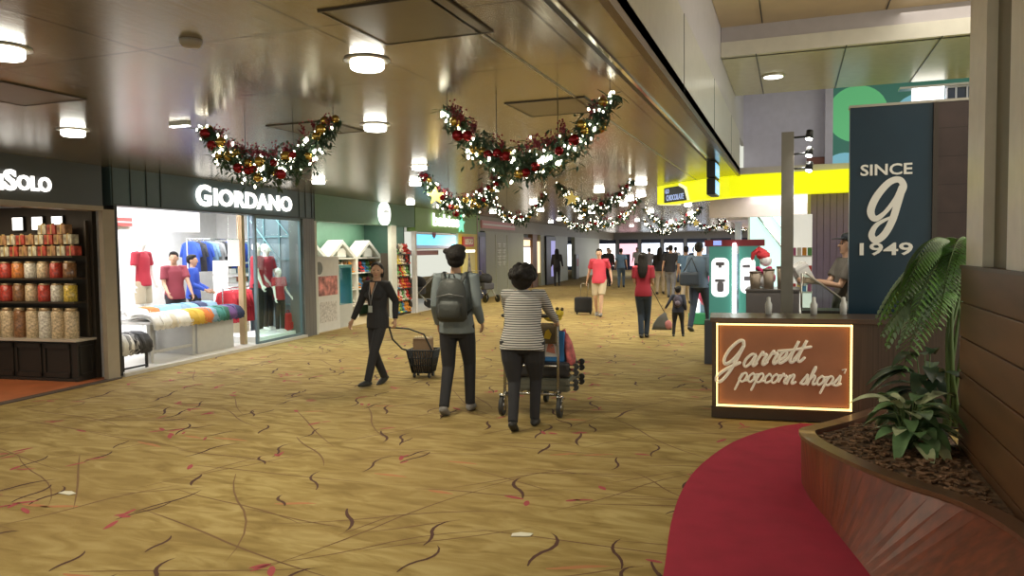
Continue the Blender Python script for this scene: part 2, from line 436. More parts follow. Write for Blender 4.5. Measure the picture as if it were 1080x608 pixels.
        if hair == 'bun': ee(b, Hd((0, -.12, 1.63)), (.045, .04, .045), HR)
        melt(b, max(vox*k, .007), 'hair', hairm, root, 2)
    return root, dict(T=T, Hd=Hd, HR=HR, wr=wr, el=el, sh=sh, hip=hip, k=k, X=X, ank=ank)

M_dark = mat('eye_dark', (.02, .015, .012), .3)
M_lip = mat('lip', (.35, .12, .1), .5)
SK_A = mat('skin_tan', (.46, .27, .17), .55, noise=((30, 30, 30), .06))
SK_B = mat('skin_fair', (.60, .38, .27), .55, noise=((30, 30, 30), .06))
HAIR = mat('black_hair', (.012, .010, .009), .65, spec=.25, bump=((60, 60, 8), .5))
BLACK = mat('black_cloth', (.015, .015, .018), .85)
# ------------------------------------------------------------------ setting: floor
def carpet_mat():
    M = bpy.data.materials.new('patterned_carpet'); M.use_nodes = True; nt = M.node_tree; N = nt.nodes; Lk = nt.links
    b = N['Principled BSDF']; b.inputs['Roughness'].default_value = .92; b.inputs['Specular IOR Level'].default_value = .25
    tc = N.new('ShaderNodeTexCoord')
    def mp(sc, rz=0):
        m_ = N.new('ShaderNodeMapping'); m_.inputs['Scale'].default_value = sc; m_.inputs['Rotation'].default_value = (0, 0, rz)
        Lk.new(tc.outputs['Object'], m_.inputs['Vector']); return m_.outputs['Vector']
    n1 = N.new('ShaderNodeTexNoise'); n1.inputs['Scale'].default_value = 1.0; n1.inputs['Detail'].default_value = 6; n1.inputs['Distortion'].default_value = 1.2
    Lk.new(mp((2.2, 7, 1), .5), n1.inputs['Vector'])
    n2 = N.new('ShaderNodeTexNoise'); n2.inputs['Scale'].default_value = 1.0; n2.inputs['Detail'].default_value = 3
    Lk.new(mp((.5, .5, 1)), n2.inputs['Vector'])
    r = N.new('ShaderNodeValToRGB'); e = r.color_ramp.elements
    e[0].position = .33; e[0].color = (.20, .137, .043, 1); e[1].position = .68; e[1].color = (.375, .29, .118, 1)
    k = e.new(.5); k.color = (.29, .212, .072, 1)
    Lk.new(n1.outputs['Fac'], r.inputs['Fac'])
    mx = N.new('ShaderNodeMix'); mx.data_type = 'RGBA'; mx.blend_type = 'MIX'
    r2 = N.new('ShaderNodeValToRGB'); r2.color_ramp.elements[0].position = .4; r2.color_ramp.elements[1].position = .65
    Lk.new(n2.outputs['Fac'], r2.inputs['Fac'])
    mm = N.new('ShaderNodeMath'); mm.operation = 'MULTIPLY'; mm.inputs[1].default_value = .45
    Lk.new(r2.outputs['Color'], mm.inputs[0]); Lk.new(mm.outputs[0], mx.inputs[0])
    Lk.new(r.outputs['Color'], mx.inputs[6]); mx.inputs[7].default_value = (.25, .165, .06, 1)
    Lk.new(mx.outputs[2], b.inputs['Base Color'])
    n3 = N.new('ShaderNodeTexNoise'); n3.inputs['Scale'].default_value = 180; Lk.new(tc.outputs['Object'], n3.inputs['Vector'])
    bp = N.new('ShaderNodeBump'); bp.inputs['Strength'].default_value = .35; bp.inputs['Distance'].default_value = .01
    Lk.new(n3.outputs['Fac'], bp.inputs['Height']); Lk.new(bp.outputs['Normal'], b.inputs['Normal'])
    return M
M_carpet = carpet_mat()
b = B()
b.quad((-22, -4, 0), (10, -4, 0), (10, 62, 0), (-22, 62, 0))
rr = random.Random(11)
def stroke(x, y, ang, L, bend, w0, mi, z):
    pts = []; n = 8; p = V((x, y)); a = ang
    for i in range(n+1):
        t = i/n; ww = w0*(math.sin(PI*min(1, .06+t*.94))**.7)
        d = V((math.cos(a), math.sin(a))); nn = V((-d.y, d.x))
        pts.append((p+nn*ww, p-nn*ww)); p = p+d*L/n; a += bend/n*(1 if i < 3 else -1.5)
    b.mi = mi
    vs = [(b.bm.verts.new((q[0].x, q[0].y, z)), b.bm.verts.new((q[1].x, q[1].y, z))) for q in pts]
    for A, C in zip(vs, vs[1:]): b._f([A[0], A[1], C[1], C[0]])
    return p
def keep(x, y): return x > -8.3-.088*(y-7.6) and x < 1.5 and not (x > -.75 and y > 7.4)
gy = 1.6
while gy < 46:
    step = .44 if gy < 20 else .9
    gx = -12.5
    while gx < 2:
        x = gx+rr.uniform(-.3, .3); y = gy+rr.uniform(-.3, .3)
        if keep(x, y):
            q = rr.random()
            if q < .58:
                an = rr.choice((1.2, 1.9, -1.3, 1.6))+rr.uniform(-.3, .3)
                e_ = stroke(x, y, an, rr.uniform(.26, .55), rr.choice((-1, 1))*rr.uniform(.8, 1.9), rr.uniform(.009, .0145), 1, .0016)
                if rr.random() < .35: stroke(e_.x, e_.y, an+2.3, rr.uniform(.4, .8), rr.uniform(-.5, .5), .006, 2, .0012)
            elif q < .92:
                stroke(x, y, rr.uniform(-.3, .3)+rr.choice((0, .15, .9, -.7)), rr.uniform(.8, 2.0), rr.uniform(-.7, .7), rr.uniform(.005, .009), 2, .0010)
            if rr.random() < .30:
                for t in range(rr.choice((1, 2, 3))):
                    a_ = rr.uniform(0, 6.28)
                    stroke(x+rr.uniform(-.06, .06), y+rr.uniform(-.06, .06), a_, rr.uniform(.09, .17), rr.uniform(-.5, .5), rr.uniform(.012, .022), 3, .0020)
            if rr.random() < .12: stroke(x+.1, y, rr.uniform(-.3, .5), rr.uniform(.2, .4), .3, .02, 4, .0008)
        gx += step
    gy += step
floor = b.build('floor', [M_carpet, mat('carpet_brown_line', (.07, .028, .018), .95), mat('carpet_faint_line', (.155, .085, .035), .95),
                          mat('carpet_magenta_leaf', (.31, .055, .06), .95), mat('carpet_rose_streak', (.36, .15, .06), .95)], fix=False)
struct(floor)
# shop floors, set in the facade frame
def fbox(name, s0, s1, d0, d1, z0, z1, mt, kind='structure'):
    o = B().box(s0, s1, d0, d1, z0, z1).build(name, mt, None, FO, FROT); o['kind'] = kind; return o
M_terra = mat('terracotta_floor', (.42, .13, .05), .35, noise=((3, 3, 3), .2))
M_white_floor = mat('pale_shop_floor', (.62, .60, .55), .35)
fbox('floor_sweet_shop', -5.5, -.02, .02, 4, .001, .012, M_terra)
fbox('floor_clothes_shop', .0, 5.1, .02, 5, .001, .02, M_white_floor)
fbox('floor_toy_shop', 5.1, 10.3, .02, 4, .001, .012, mat('toy_floor', (.42, .33, .18), .5))
fbox('floor_play_shop', 10.3, 15.9, .02, 4.5, .001, .012, M_white_floor)
fbox('trim_1', -5.5, -.02, -.10, .02, .001, .014, mat('dark_kerb', (.08, .06, .05), .5))

# ------------------------------------------------------------------ ceiling
def ceiling_mat():
    M = bpy.data.materials.new('glossy_ceiling_panel'); M.use_nodes = True; nt = M.node_tree; N = nt.nodes; Lk = nt.links
    b = N['Principled BSDF']; b.inputs['Roughness'].default_value = .24; b.inputs['Metallic'].default_value = .65
    tc = N.new('ShaderNodeTexCoord')
    br = N.new('ShaderNodeTexBrick'); br.offset = 0; br.inputs['Scale'].default_value = 1
    br.inputs['Brick Width'].default_value = 1.13; br.inputs['Row Height'].default_value = 1.22; br.inputs['Mortar Size'].default_value = .008
    br.inputs['Color1'].default_value = (.33, .295, .235, 1); br.inputs['Color2'].default_value = (.305, .27, .215, 1); br.inputs['Mortar'].default_value = (.09, .07, .05, 1)
    mp = N.new('ShaderNodeMapping'); mp.inputs['Location'].default_value = (.05, .3, 0)
    Lk.new(tc.outputs['Object'], mp.inputs['Vector']); Lk.new(mp.outputs[0], br.inputs['Vector'])
    Lk.new(br.outputs['Color'], b.inputs['Base Color'])
    n = N.new('ShaderNodeTexNoise'); n.inputs['Scale'].default_value = 1; n.inputs['Detail'].default_value = 2
    m2 = N.new('ShaderNodeMapping'); m2.inputs['Scale'].default_value = (26, 1.4, 1)
    Lk.new(tc.outputs['Object'], m2.inputs['Vector']); Lk.new(m2.outputs[0], n.inputs['Vector'])
    bp = N.new('ShaderNodeBump'); bp.inputs['Strength'].default_value = .10; bp.inputs['Distance'].default_value = .01
    Lk.new(n.outputs['Fac'], bp.inputs['Height']); Lk.new(bp.outputs['Normal'], b.inputs['Normal'])
    return M
M_ceil = ceiling_mat()
ZC = 2.8
b = B(); b.box(-22, -.79, -4, 62, ZC, ZC+.1); struct(b.build('ceiling', M_ceil))
b = B(); b.box(-.79, 10, 12.6, 62, ZC, ZC+.1); struct(b.build('ceiling_right_wing', mat('white_shop_ceiling', (.62, .58, .56), .4)))
M_black = mat('black_metal', (.02, .02, .02), .4, .3)
M_chrome = mat('chrome', (.75, .75, .72), .15, 1)
M_alu = mat('brushed_aluminium', (.45, .42, .36), .3, .8)
struct(B().box(-1.085, -1.045, 0, 11.3, ZC-.004, ZC+.01).build('trim_2', M_black))
struct(B().box(-1.045, -1.02, 0, 11.3, ZC-.012, ZC+.01).build('trim_3', M_chrome))
struct(B().box(-.83, -.785, -4, 12.6, ZC-.03, ZC+.02).build('trim_4', mat('bronze_edge', (.16, .10, .06), .35, .6)))
struct(B().box(-1.56, -1.545, 3, 30, ZC-.006, ZC+.01).build('trim_5', M_alu))
# fascia beside the high void
M_fascia = mat('pale_fascia', (.70, .68, .60), .3, .1, bump=((3, 1, 3), .05))
M_fascia2 = mat('lilac_fascia', (.62, .59, .60), .4)
struct(B().box(-.84, -.79, -4, 12.6, ZC, 3.44).build('wall_fascia', M_fascia))
struct(B().box(-.87, -.815, -4, 14.2, 3.44, 5.0).build('wall_fascia_upper', M_fascia2))
for i, y in enumerate((1.2, 3.6, 6.0, 8.4, 10.8)):
    struct(B().box(-.792, -.787, y, y+.012, ZC, 3.44).build('trim_%d' % (6+i), M_black))
M_tanceil = mat('tan_high_ceiling', (.66, .52, .30), .35, .1, noise=((2, 2, 2), .08))
struct(B().box(-.81, 8, -4, 9.45, 4.25, 4.35).build('ceiling_high', M_tanceil))
struct(B().box(-.81, 8, 9.45, 9.55, 4.07, 4.35).build('trim_11', mat('lilac_beam', (.50, .46, .46), .4)))
struct(B().box(-.81, 8, 9.42, 9.55, 3.9, 4.07).build('trim_12', mat('cream_beam', (.72, .69, .58), .4)))
M_soffit = mat('cream_soffit', (.72, .68, .44), .2, .2)
struct(B().box(-.81, 8, 9.5, 11.9, 3.9, 3.95).build('ceiling_soffit', M_soffit))
for i, x in enumerate((-.42, .55, 1.5)): struct(B().box(x, x+.012, 9.42, 11.9, 3.893, 3.9).build('trim_%d' % (13+i), M_black))
for i, x in enumerate((-.35, .95)): struct(B().box(x, x+.012, 2, 9.42, 4.243, 4.25).build('trim_%d' % (16+i), M_black))
struct(B().box(-.81, 8, 11.9, 16, 5.2, 5.3).build('ceiling_far_high', mat('grey_high_ceiling', (.35, .34, .36), .6)))
struct(B().box(-.815, .50, 14, 14.1, 2.9, 5.2).build('wall_lilac', mat('lilac_wall', (.58, .55, .66), .6)))
struct(B().box(.50, .62, 13.8, 14.1, 2.9, 5.2).build('wall_lilac_pier', mat('lilac_wall', (.58, .55, .66), .6)))

# downlights
M_lampglow = glow('lamp_glow', (1, .98, .88), 16)
M_steelrim = mat('lamp_rim', (.6, .58, .5), .3, .8)
LAMPS = [(-4.09,3.02),(-2.4,4.03),(-3.55,6.08),(-7.11,10.37),(-4.72,9.22),(-5.91,11.39),(-8.41,15.94),(-6.46,15.95),(-8.38,21.1),(-5.88,17.47),(-6.82,20.88),(-9.34,29.95),(-8.33,27.82),(-5.89,21.5),(-5.8,22.83),(-3.54,14.52),(-7.17,26.68),(-4.09,19.45),(-3.51,17.33),(-2.46,13.13),(-3.02,16.1),(-4.08,23.32),(-5.93,30.78),(-5.79,27.69),(-6.35,35.15),(-4.9,33),(-7.6,38),(-3.2,26),(-2.6,20.5)]
LAMPS.sort(key=lambda p: p[0]*fw.x+p[1]*fw.y)
lamp = thing('ceiling_downlight', 'x', 'ceiling light', (0, 0, ZC), 0, 'round drum downlights in the concourse ceiling')
B().lathe((0, 0, 0), [(.0, 0), (.135, 0), (.138, -.008), (.112, -.014), (.0, -.014)], 20).build('rim', M_steelrim, lamp)
B().lathe((0, 0, 0), [(.06, -.010), (.100, -.014), (.100, -.050), (.090, -.060), (.0, -.063)], 20).build('glass_drum', M_lampglow, lamp)
for i, (x, y) in enumerate(LAMPS):
    o = lamp if i == 0 else dup(lamp)
    o.location = (x, y, ZC); o['label'] = 'lit round ceiling downlight, %s nearest to the camera' % ORD[i]
    if i == 0: o['label'] = 'lit round ceiling downlight at the left edge of the photo, nearest to the camera'
    if y < 24:
        l = bpy.data.lights.new('downlight_bulb', 'SPOT'); l.energy = 75 if y < 12 else 90; l.spot_size = math.radians(150); l.spot_blend = .6
        l.color = (1, .90, .68); l.shadow_soft_size = .09
        lo = bpy.data.objects.new('downlight_bulb', l); COL.objects.link(lo); lo.parent = o; lo.location = (0, 0, -.1)
for i, (x, y) in enumerate(((-1.9, 1.2), (-6.2, 5.2), (-5.5, 1.4), (-7.2, 2.8))):
    l = bpy.data.lights.new('downlight_bulb', 'SPOT'); l.energy = 70; l.spot_size = math.radians(150); l.spot_blend = .6; l.color = (1, .88, .66); l.shadow_soft_size = .09
    o = dup(lamp, (x, y, ZC), 0, ['lit downlight above the carpet outside the frame near the camera', 'lit downlight outside the frame over the sweet shop', 'lit downlight outside the frame left of the camera', 'lit downlight outside the frame by the far left shopfront'][i])
    for c in o.children:
        if c.type == 'LIGHT': c.data = l
o = thing('soffit_downlight', 'oval downlight in the cream soffit above the chocolate shop band', 'ceiling light', (-.25, 10.7, 3.9))
B().lathe((0, 0, 0), [(.15, 0), (.15, -.015), (.13, -.02)], 20).build('rim', M_steelrim, o)
B().lathe((0, 0, 0), [(.125, -.012), (.12, -.024), (.0, -.026)], 20).build('lens', glow('soft_lamp', (1, .97, .85), 5), o)
o = thing('linear_ceiling_light', 'small white bar light beside the left end of the nearest left garland', 'ceiling light', (-5.05, 5.3, ZC))
B().box(-.10, .10, -.025, .025, -.03, 0).build('housing', M_steelrim, o); B().box(-.095, .095, -.022, .022, -.036, -.03).build('diffuser', M_lampglow, o)
o = B().lathe((0, 0, 0), [(.0, 0), (.06, 0), (.06, -.015), (.045, -.035), (.0, -.04)], 16).build('smoke_detector', mat('detector_plastic', (.35, .31, .25), .5), None, (-3.05, 3.3, ZC))
tag(o, 'small round smoke detector on the ceiling near the top of the photo', 'smoke detector')
# darker access panels with an open edge
def access(x, y, w_, lab):
    o = thing('ceiling_access_panel', lab, 'ceiling panel', (x, y, ZC), 0, 'square panels in the ceiling')
    B().box(-w_/2, w_/2, -w_/2, w_/2, -.006, .0).build('panel', mat('dull_bronze_panel', (.20, .175, .14), .32, .6), o)
    b = B()
    for a0, a1, b0, b1 in ((-w_/2-.02, w_/2+.01, -w_/2-.01, -w_/2), (-w_/2-.01, w_/2+.01, w_/2, w_/2+.01), (-w_/2-.01, -w_/2, -w_/2, w_/2), (w_/2, w_/2+.01, -w_/2, w_/2)):
        b.box(a0, a1, b0, b1, -.009, 0)
    b.build('frame', mat('dark_bronze', (.06, .045, .03), .4, .5), o)
access(-1.80, 3.45, .62, 'dark square ceiling panel near the top centre of the photo')
access(-1.80, 5.95, .62, 'dark square ceiling panel above the nearest right garland')
access(-4.15, 6.05, .62, 'dark square ceiling panel above the nearest left garland')
access(-5.2, 3.9, .62, 'dark square ceiling panel right above the sweet shop sign')

# ------------------------------------------------------------------ garlands
M_pine = mat('garland_needles', (.035, .075, .035), .7); M_red_b = mat('red_bauble', (.30, .01, .015), .18, .55)
M_gold_b = mat('gold_bauble', (.62, .42, .10), .2, .85); M_berry = mat('red_berry_sprig', (.22, .015, .03), .6)
M_fairy = glow('fairy_light', (1, .95, .74), 13); M_star = mat('gold_star', (.65, .48, .12), .3, .6, emit=(.9, .7, .2), es=.25)
M_wire = mat('hanging_wire', (.05, .05, .05), .5, .5)
def sprig_mesh(k):
    R = random.Random(k); b = B(); L = .12
    b.tube([(0, 0, 0), (.01, 0, L*.5), (0, 0, L)], [.003, .0025, .0015], 4)
    for q in range(9): b.ell((R.uniform(-.03, .03), R.uniform(-.03, .03), L*(.35+.09*q)), .008, None, 1)
    for q in range(4): b.leaf((0, 0, L*.3), (R.uniform(-1, 1), R.uniform(-1, 1), 1), .07, .010, .02, 2)
    o = b.build('berry_sprig', M_berry); me = o.data; bpy.data.objects.remove(o); return me
def ball_mesh(mt, name, sub):
    o = B().ell((0, 0, 0), 1, None, sub).build(name, mt); me = o.data; bpy.data.objects.remove(o); return me
SPR = [sprig_mesh(k) for k in range(3)]
BALL = {('red_bauble', 2): ball_mesh(M_red_b, 'red_bauble', 3), ('gold_bauble', 2): ball_mesh(M_gold_b, 'gold_bauble', 3),
        ('red_bauble', 1): ball_mesh(M_red_b, 'red_bauble', 2), ('gold_bauble', 1): ball_mesh(M_gold_b, 'gold_bauble', 2)}
FAIRY = ball_mesh(M_fairy, 'fairy_light', 1)
def child(name, me, par, loc, sc=(1, 1, 1), rot=(0, 0, 0)):
    o = bpy.data.objects.new(name, me); COL.objects.link(o); o.parent = par; o.location = loc; o.scale = sc; o.rotation_euler = rot; return o
def garland(x, y, wd, depth, rot, lab, detail, star=False, seed=1, ftop=ZC-.05):
    R = random.Random(seed)
    g = thing('christmas_garland', lab, 'garland', (x, y, 0), rot, 'lit christmas garlands hanging in swags from the ceiling')
    def P(t):  # t -1..1
        return V((t*wd/2, 0, ftop-depth*(1-abs(t)**2.2)))
    def TH(t): return (.145 if detail == 2 else .125)*(1-.62*abs(t)**2.5)
    n = 2600 if detail == 2 else 700
    b = B(); sc = 1.15 if detail == 2 else 1.7
    for i in range(n):
        t = R.uniform(-1, 1); th = TH(t)
        c = P(t)+V((R.gauss(0, .42)*th, R.gauss(0, .42)*th, R.gauss(0, .42)*th))
        c.z = min(c.z, ZC-.08)
        d = V((R.uniform(-1, 1), R.uniform(-1, 1), R.uniform(-1, .3)))
        b.leaf(c, d, R.uniform(.035, .075)*sc, .011*sc, .01, 2)
    b.build('foliage', M_pine, g, fix=False)
    for i in range(30 if detail == 2 else 8):
        t = R.uniform(-.97, .97); c = P(t)+V((0, R.uniform(-.10, .06), TH(t)*.45)); c.z = min(c.z, ZC-.17)
        s = R.uniform(.8, 1.15); child('berry_sprig', SPR[i % 3], g, c, (s, s, s), (R.uniform(-.6, .6), R.uniform(-.6, .6), R.uniform(0, 6)))
    nb = 26 if detail == 2 else 9
    for i in range(nb):
        t = -1+2*(i+.5)/nb+R.uniform(-.04, .04); nm = 'red_bauble' if R.random() < .45 else 'gold_bauble'
        r = R.uniform(.030, .046)
        c = P(t)+V((R.uniform(-.03, .03), -R.uniform(.5, .8)*TH(t), R.uniform(-.75, .6)*TH(t)))
        if R.random() < .2: c.y = -c.y
        c.z = min(c.z, ZC-.08); child(nm, BALL[(nm, detail)], g, c, (r, r, r))
    for i in range(100 if detail == 2 else 58):
        t = R.uniform(-1, 1); th = TH(t)
        c = P(t)+V((R.gauss(0, .45)*th, -R.uniform(.2, .75)*th if R.random() < .8 else .05, R.gauss(0, .42)*th))
        c.z = min(c.z, ZC-.06)
        q = R.uniform(.0060, .0120)*(1 if detail == 2 else .95); child('fairy_light', FAIRY, g, c, (q, q, q*1.7), (R.uniform(-.6, .6), R.uniform(-.6, .6), 0))
    for t in (-.97, -.35, .38, .97):
        p = P(t); B().tube([(p.x, 0, p.z), (p.x, 0, ZC)], [.003, .003], 5).build('hanging_wire', M_wire, g)
    if star:
        pts = []
        for i in range(10):
            a = PI/2+i*PI/5; r = .13 if i % 2 == 0 else .055; pts.append((r*math.cos(a), r*math.sin(a)))
        B().slab(pts, -.012, .012).build('star', M_star, g, (-.35*wd/1.3, -.16, P(-.35/.65).z+.02))
    return g
garland(-4.12, 5.3, 1.28, .40, .05, 'garland with red and gold baubles hanging in front of the clothes shop sign', 2, False, 3)
garland(-1.84, 5.3, 1.30, .47, .0, 'large bright garland hanging nearest the camera at the top centre', 2, False, 4)
garland(-4.25, 9.6, 1.25, .50, 0, 'garland with a gold star hanging above the green toy shop sign', 2, True, 5)
garland(-5.05, 14.0, 1.2, .50, 0, 'garland swag below and behind the starred garland left of centre', 1, False, 6)
garland(-3.0, 12.0, 1.25, .42, 0, 'garland swag hanging behind the large bright garland, right of centre', 1, True, 7)
garland(-3.9, 16.6, 1.5, .55, 0, 'garland hanging above the man in the red shirt', 1, False, 8)
garland(-3.0, 20.5, 1.5, .5, 0, 'garland hanging farther back right of the man in the red shirt', 1, False, 9)
garland(-2.4, 24, 1.4, .5, 0, 'garland with a gold star hanging far back below the yellow band', 1, True, 10)
garland(-5.6, 21, 1.4, .5, 0, 'small garland hanging far back beside the bright lit shop window', 1, False, 12)
garland(-2.0, 30, 1.4, .5, 0, 'farthest garland with a star at the right of the concourse', 1, True, 13)
garland(-4.6, 29, 1.5, .5, 0, 'far garland hanging over the distant crowd', 1, False, 14)
# ------------------------------------------------------------------ left shops
def fit_text(name, body, mt, parent, x0, x1, z0, z1, y, ext=.012, off=.01, shear=0, spacing=1):
    o = text_mesh(name, body, 1.0, mt, parent, (0, 0, 0), ext=ext, off=off, shear=shear, spacing=spacing)
    vs = o.data.vertices; xs = [v.co.x for v in vs]; zs = [v.co.z for v in vs]
    a, c = min(xs), max(xs); d, e = min(zs), max(zs)
    for v in vs:
        v.co.x = x0+(v.co.x-a)/(c-a)*(x1-x0); v.co.z = z0+(v.co.z-d)/(e-d)*(z1-z0); v.co.y += y
    return o
def fthing(name, label, cat, s, d, z=0, group=None, rot=0): return thing(name, label, cat, FL(s, d, z), FROT+rot, group)

M_hdr0 = mat('charcoal_header', (.035, .034, .030), .35)
M_hdr1 = mat('slate_header', (.060, .100, .108), .45)
M_hdr2 = mat('toy_shop_green', (.11, .23, .15), .5)
M_hdr3 = mat('bright_green', (.19, .36, .07), .45)
M_beige = mat('beige_post', (.33, .28, .21), .5)
M_post = mat('grey_post', (.20, .20, .19), .4, .3)
M_signw = glow('sign_white', (1, .98, .92), 1.7)
# headers (each fascia with its lettering is a sign)
o = fthing('shop_sign', 'charcoal header sign reading SOLO at the left edge of the photo', 'shop sign', -2.9, -.02)
B().box(-2.6, 2.75, 0, .25, 2.28, ZC).build('fascia_board', M_hdr0, o)
B().box(-2.6, 2.75, -.01, .25, 2.22, 2.28).build('lower_trim', M_beige, o)
fit_text('lettering', 'S', M_signw, o, 1.32, 1.475, 2.385, 2.625, -.03, off=.035)
fit_text('lettering', 'OLO', M_signw, o, 1.485, 1.94, 2.40, 2.575, -.03, off=.035)
fit_text('lettering', 'N', M_signw, o, 1.15, 1.305, 2.385, 2.56, -.03, off=.035)
o = fthing('shop_sign', 'slate grey header sign reading GIORDANO in white letters', 'shop sign', 0, -.03)
b = B(); b.box(-.02, 5.2, 0, .25, 2.30, ZC); b.build('fascia_board', M_hdr1, o)
b = B()
for i, s in enumerate([.0, .32, .62, .90, 4.62, 4.85, 5.08, 5.18]): b.box(s, s+.015, -.012, 0, 2.30, ZC)
b.box(.0, 5.2, -.015, 0, 2.30, 2.32); b.build('vertical_ribs', mat('dark_rib', (.03, .045, .045), .5), o)
fit_text('lettering', 'G', M_signw, o, 1.63, 1.99, 2.375, 2.715, -.035, off=.035)
fit_text('lettering', 'IORDANO', M_signw, o, 2.06, 4.32, 2.40, 2.68, -.035, off=.035, spacing=1.06)
o = fthing('shop_sign', 'dark green toy shop header with a round white sign', 'shop sign', 5.2, -.02)
B().box(.02, 5.15, 0, .25, 2.27, ZC).build('fascia_board', M_hdr2, o)
r = B().tube([(3.16, -.10, 2.54), (3.16, -.01, 2.54)], [.27, .27], 28).build('round_sign', glow('round_sign_glow', (.95, 1, .93), 1.6), o)
B().box(3.0, 3.32, -.108, -.10, 2.575, 2.595).box(3.05, 3.27, -.108, -.10, 2.605, 2.62).build('sign_marks', mat('sign_grey', (.35, .38, .37), .5), r)
o = fthing('shop_sign', 'bright green header sign reading babies with a teal star', 'shop sign', 10.4, -.02)
B().box(0, 5.6, 0, .25, 2.17, ZC).build('fascia_board', M_hdr3, o)
fit_text('lettering', 'babies', M_signw, o, 1.15, 3.35, 2.34, 2.70, -.05, off=.03)
pts = []
for i in range(10):
    a = PI/2+i*PI/5; q = .30 if i % 2 == 0 else .12; pts.append((3.62+q*1.1*math.cos(a), 2.46+q*math.sin(a)))
B().slab(pts, -.05, -.01).build('star', glow('teal_star', (.03, .75, .48), 1.1), o)

# posts
fbox('wall_left_pilaster', -.17, .03, -.03, .04, 0, 2.24, M_beige)
fbox('trim_20', .03, .09, -.02, .2, .02, 2.3, M_black)
fbox('wall_left_pier', 4.78, 5.2, -.02, .3, 0, 2.3, mat('ribbed_grey', (.15, .15, .145), .45, .2, noise=((30, 1, 1), .3)))
fbox('wall_back_left', -5.5, 17, 5.0, 5.1, 0, ZC, mat('store_back', (.30, .29, .27), .7))

# ---- sweet shop (front faces the camera)
M_cab = mat('black_panelled_wood', (.025, .022, .018), .4); M_cabtop = mat('pale_counter_top', (.55, .50, .42), .25)
cab = fthing('panelled_counter', 'low black panelled counter with a pale top under the sweet jars', 'counter', -.40, .25)
b = B(); b.box(0, .28, -.02, 3.4, .013, .53)
for i in range(7):
    y = .12+i*.46; b.box(-.02, 0, y-.03, y, .06, .5); b.box(-.02, 0, y+.36, y+.39, .06, .5); b.box(-.02, 0, y-.03, y+.39, .44, .5); b.box(-.02, 0, y-.03, y+.39, .06, .12)
b.box(-.03, 0, -.03, 3.4, .013, .05)
b.box(.03, .25, -.035, -.02, .08, .11); b.box(.03, .25, -.035, -.02, .44, .47); b.box(.03, .06, -.035, -.02, .08, .47); b.box(.22, .25, -.035, -.02, .08, .47)
b.build('body', M_cab, cab); B().box(-.05, .29, -.05, 3.4, .53, .56).build('top', M_cabtop, cab)
fbox('wall_sweet_shop', -.09, -.02, .22, 4, 0, 2.3, mat('dark_shop_wall', (.05, .04, .03), .6))
sh_ = fthing('jar_shelving', 'dark wall shelving holding sweet jars and gift boxes', 'shelf', -.38, .30)
M_shelf = mat('dark_shelf', (.06, .045, .03), .4)
for z in (1.02, 1.33, 1.62): B().box(0, .27, -.02, 3.3, z, z+.022).build('shelf', M_shelf, sh_)
for y in (-.04, 1.6, 3.3): B().box(.22, .27, y, y+.03, .56, 2.1).build('upright', M_shelf, sh_)
JC = {'beige': (.62, .50, .32), 'red': (.50, .06, .04), 'brown': (.25, .12, .05), 'white': (.75, .70, .60), 'yellow': (.70, .50, .08), 'orange': (.62, .22, .05)}
def jar(c, h, r_):
    m_ = mat(c+'_sweets', JC[c], .3, noise=((40, 40, 40), .5), coat=.6)
    j = thing('sweet_jar', 'x', 'jar', (0, 0, 0), 0)
    B().lathe((0, 0, 0), [(.0, 0), (r_*.95, 0), (r_, .01), (r_, h*.86), (r_*.8, h*.9)], 12).build('body', m_, j)
    B().lathe((0, 0, h*.88), [(r_*.84, 0), (r_*.84, h*.11), (.0, h*.12)], 12).build('lid', mat('jar_lid', (.55, .42, .25), .3, .5), j)
    return j
ROWS = [(.56, .40, .088, ['beige', 'beige', 'white', 'beige', 'brown', 'beige', 'beige', 'white', 'beige'], 'tall sweet jar', 'on the pale counter', 'tall jars on the counter'),
        (1.042, .24, .082, ['yellow', 'white', 'red', 'beige', 'brown', 'red', 'red', 'white', 'beige'], 'sweet jar', 'on the lower shelf', 'jars on the lower shelf'),
        (1.352, .22, .082, ['brown', 'red', 'beige', 'white', 'orange', 'red', 'red', 'beige', 'brown'], 'sweet jar', 'on the middle shelf', 'jars on the middle shelf')]
for z, h, r_, cs, nm, where, grp in ROWS:
    prot = {}
    for i, c in enumerate(cs):
        if c not in prot: o = prot[c] = jar(c, h, r_)
        else: o = dup(prot[c])
        o.location = FL(-.28, .42+i*.21, z); o.rotation_euler = (0, 0, FROT)
        o['label'] = '%s of %s sweets %s, %s from the beige post' % (nm, c, where, ORD[i]); o['group'] = grp
M_gb = [mat('gift_box_%s' % c, v, .45, noise=((14, 14, 14), .6)) for c, v in (('red', (.5, .08, .05)), ('cream', (.75, .62, .45)), ('tan', (.45, .25, .12)))]
M_rib = mat('gold_ribbon', (.7, .5, .2), .3, .5)
nb = 0
for z, cnt, d0 in ((1.643, 12, .36), (1.793, 9, .40), (1.925, 3, .5)):
    for i in range(cnt):
        q = (i+nb) % 3
        o = thing('gift_box', '%s gift box with gold ribbon, %s layer, %s from the beige post' % (('red', 'cream', 'tan')[q], ('lower', 'middle', 'uppermost')[nb], ORD[i]), 'gift box', FL(-.26, d0+i*.155, z), FROT, 'gift boxes on the top shelf')
        B().box(-.06, .06, -.066, .066, 0, .125, .006).build('box', M_gb[q], o)
        B().box(-.063, .063, -.009, .009, 0, .128).ell((-.03, 0, .134), (.025, .022, .012), None, 1).build('ribbon', M_rib, o)
    nb += 1
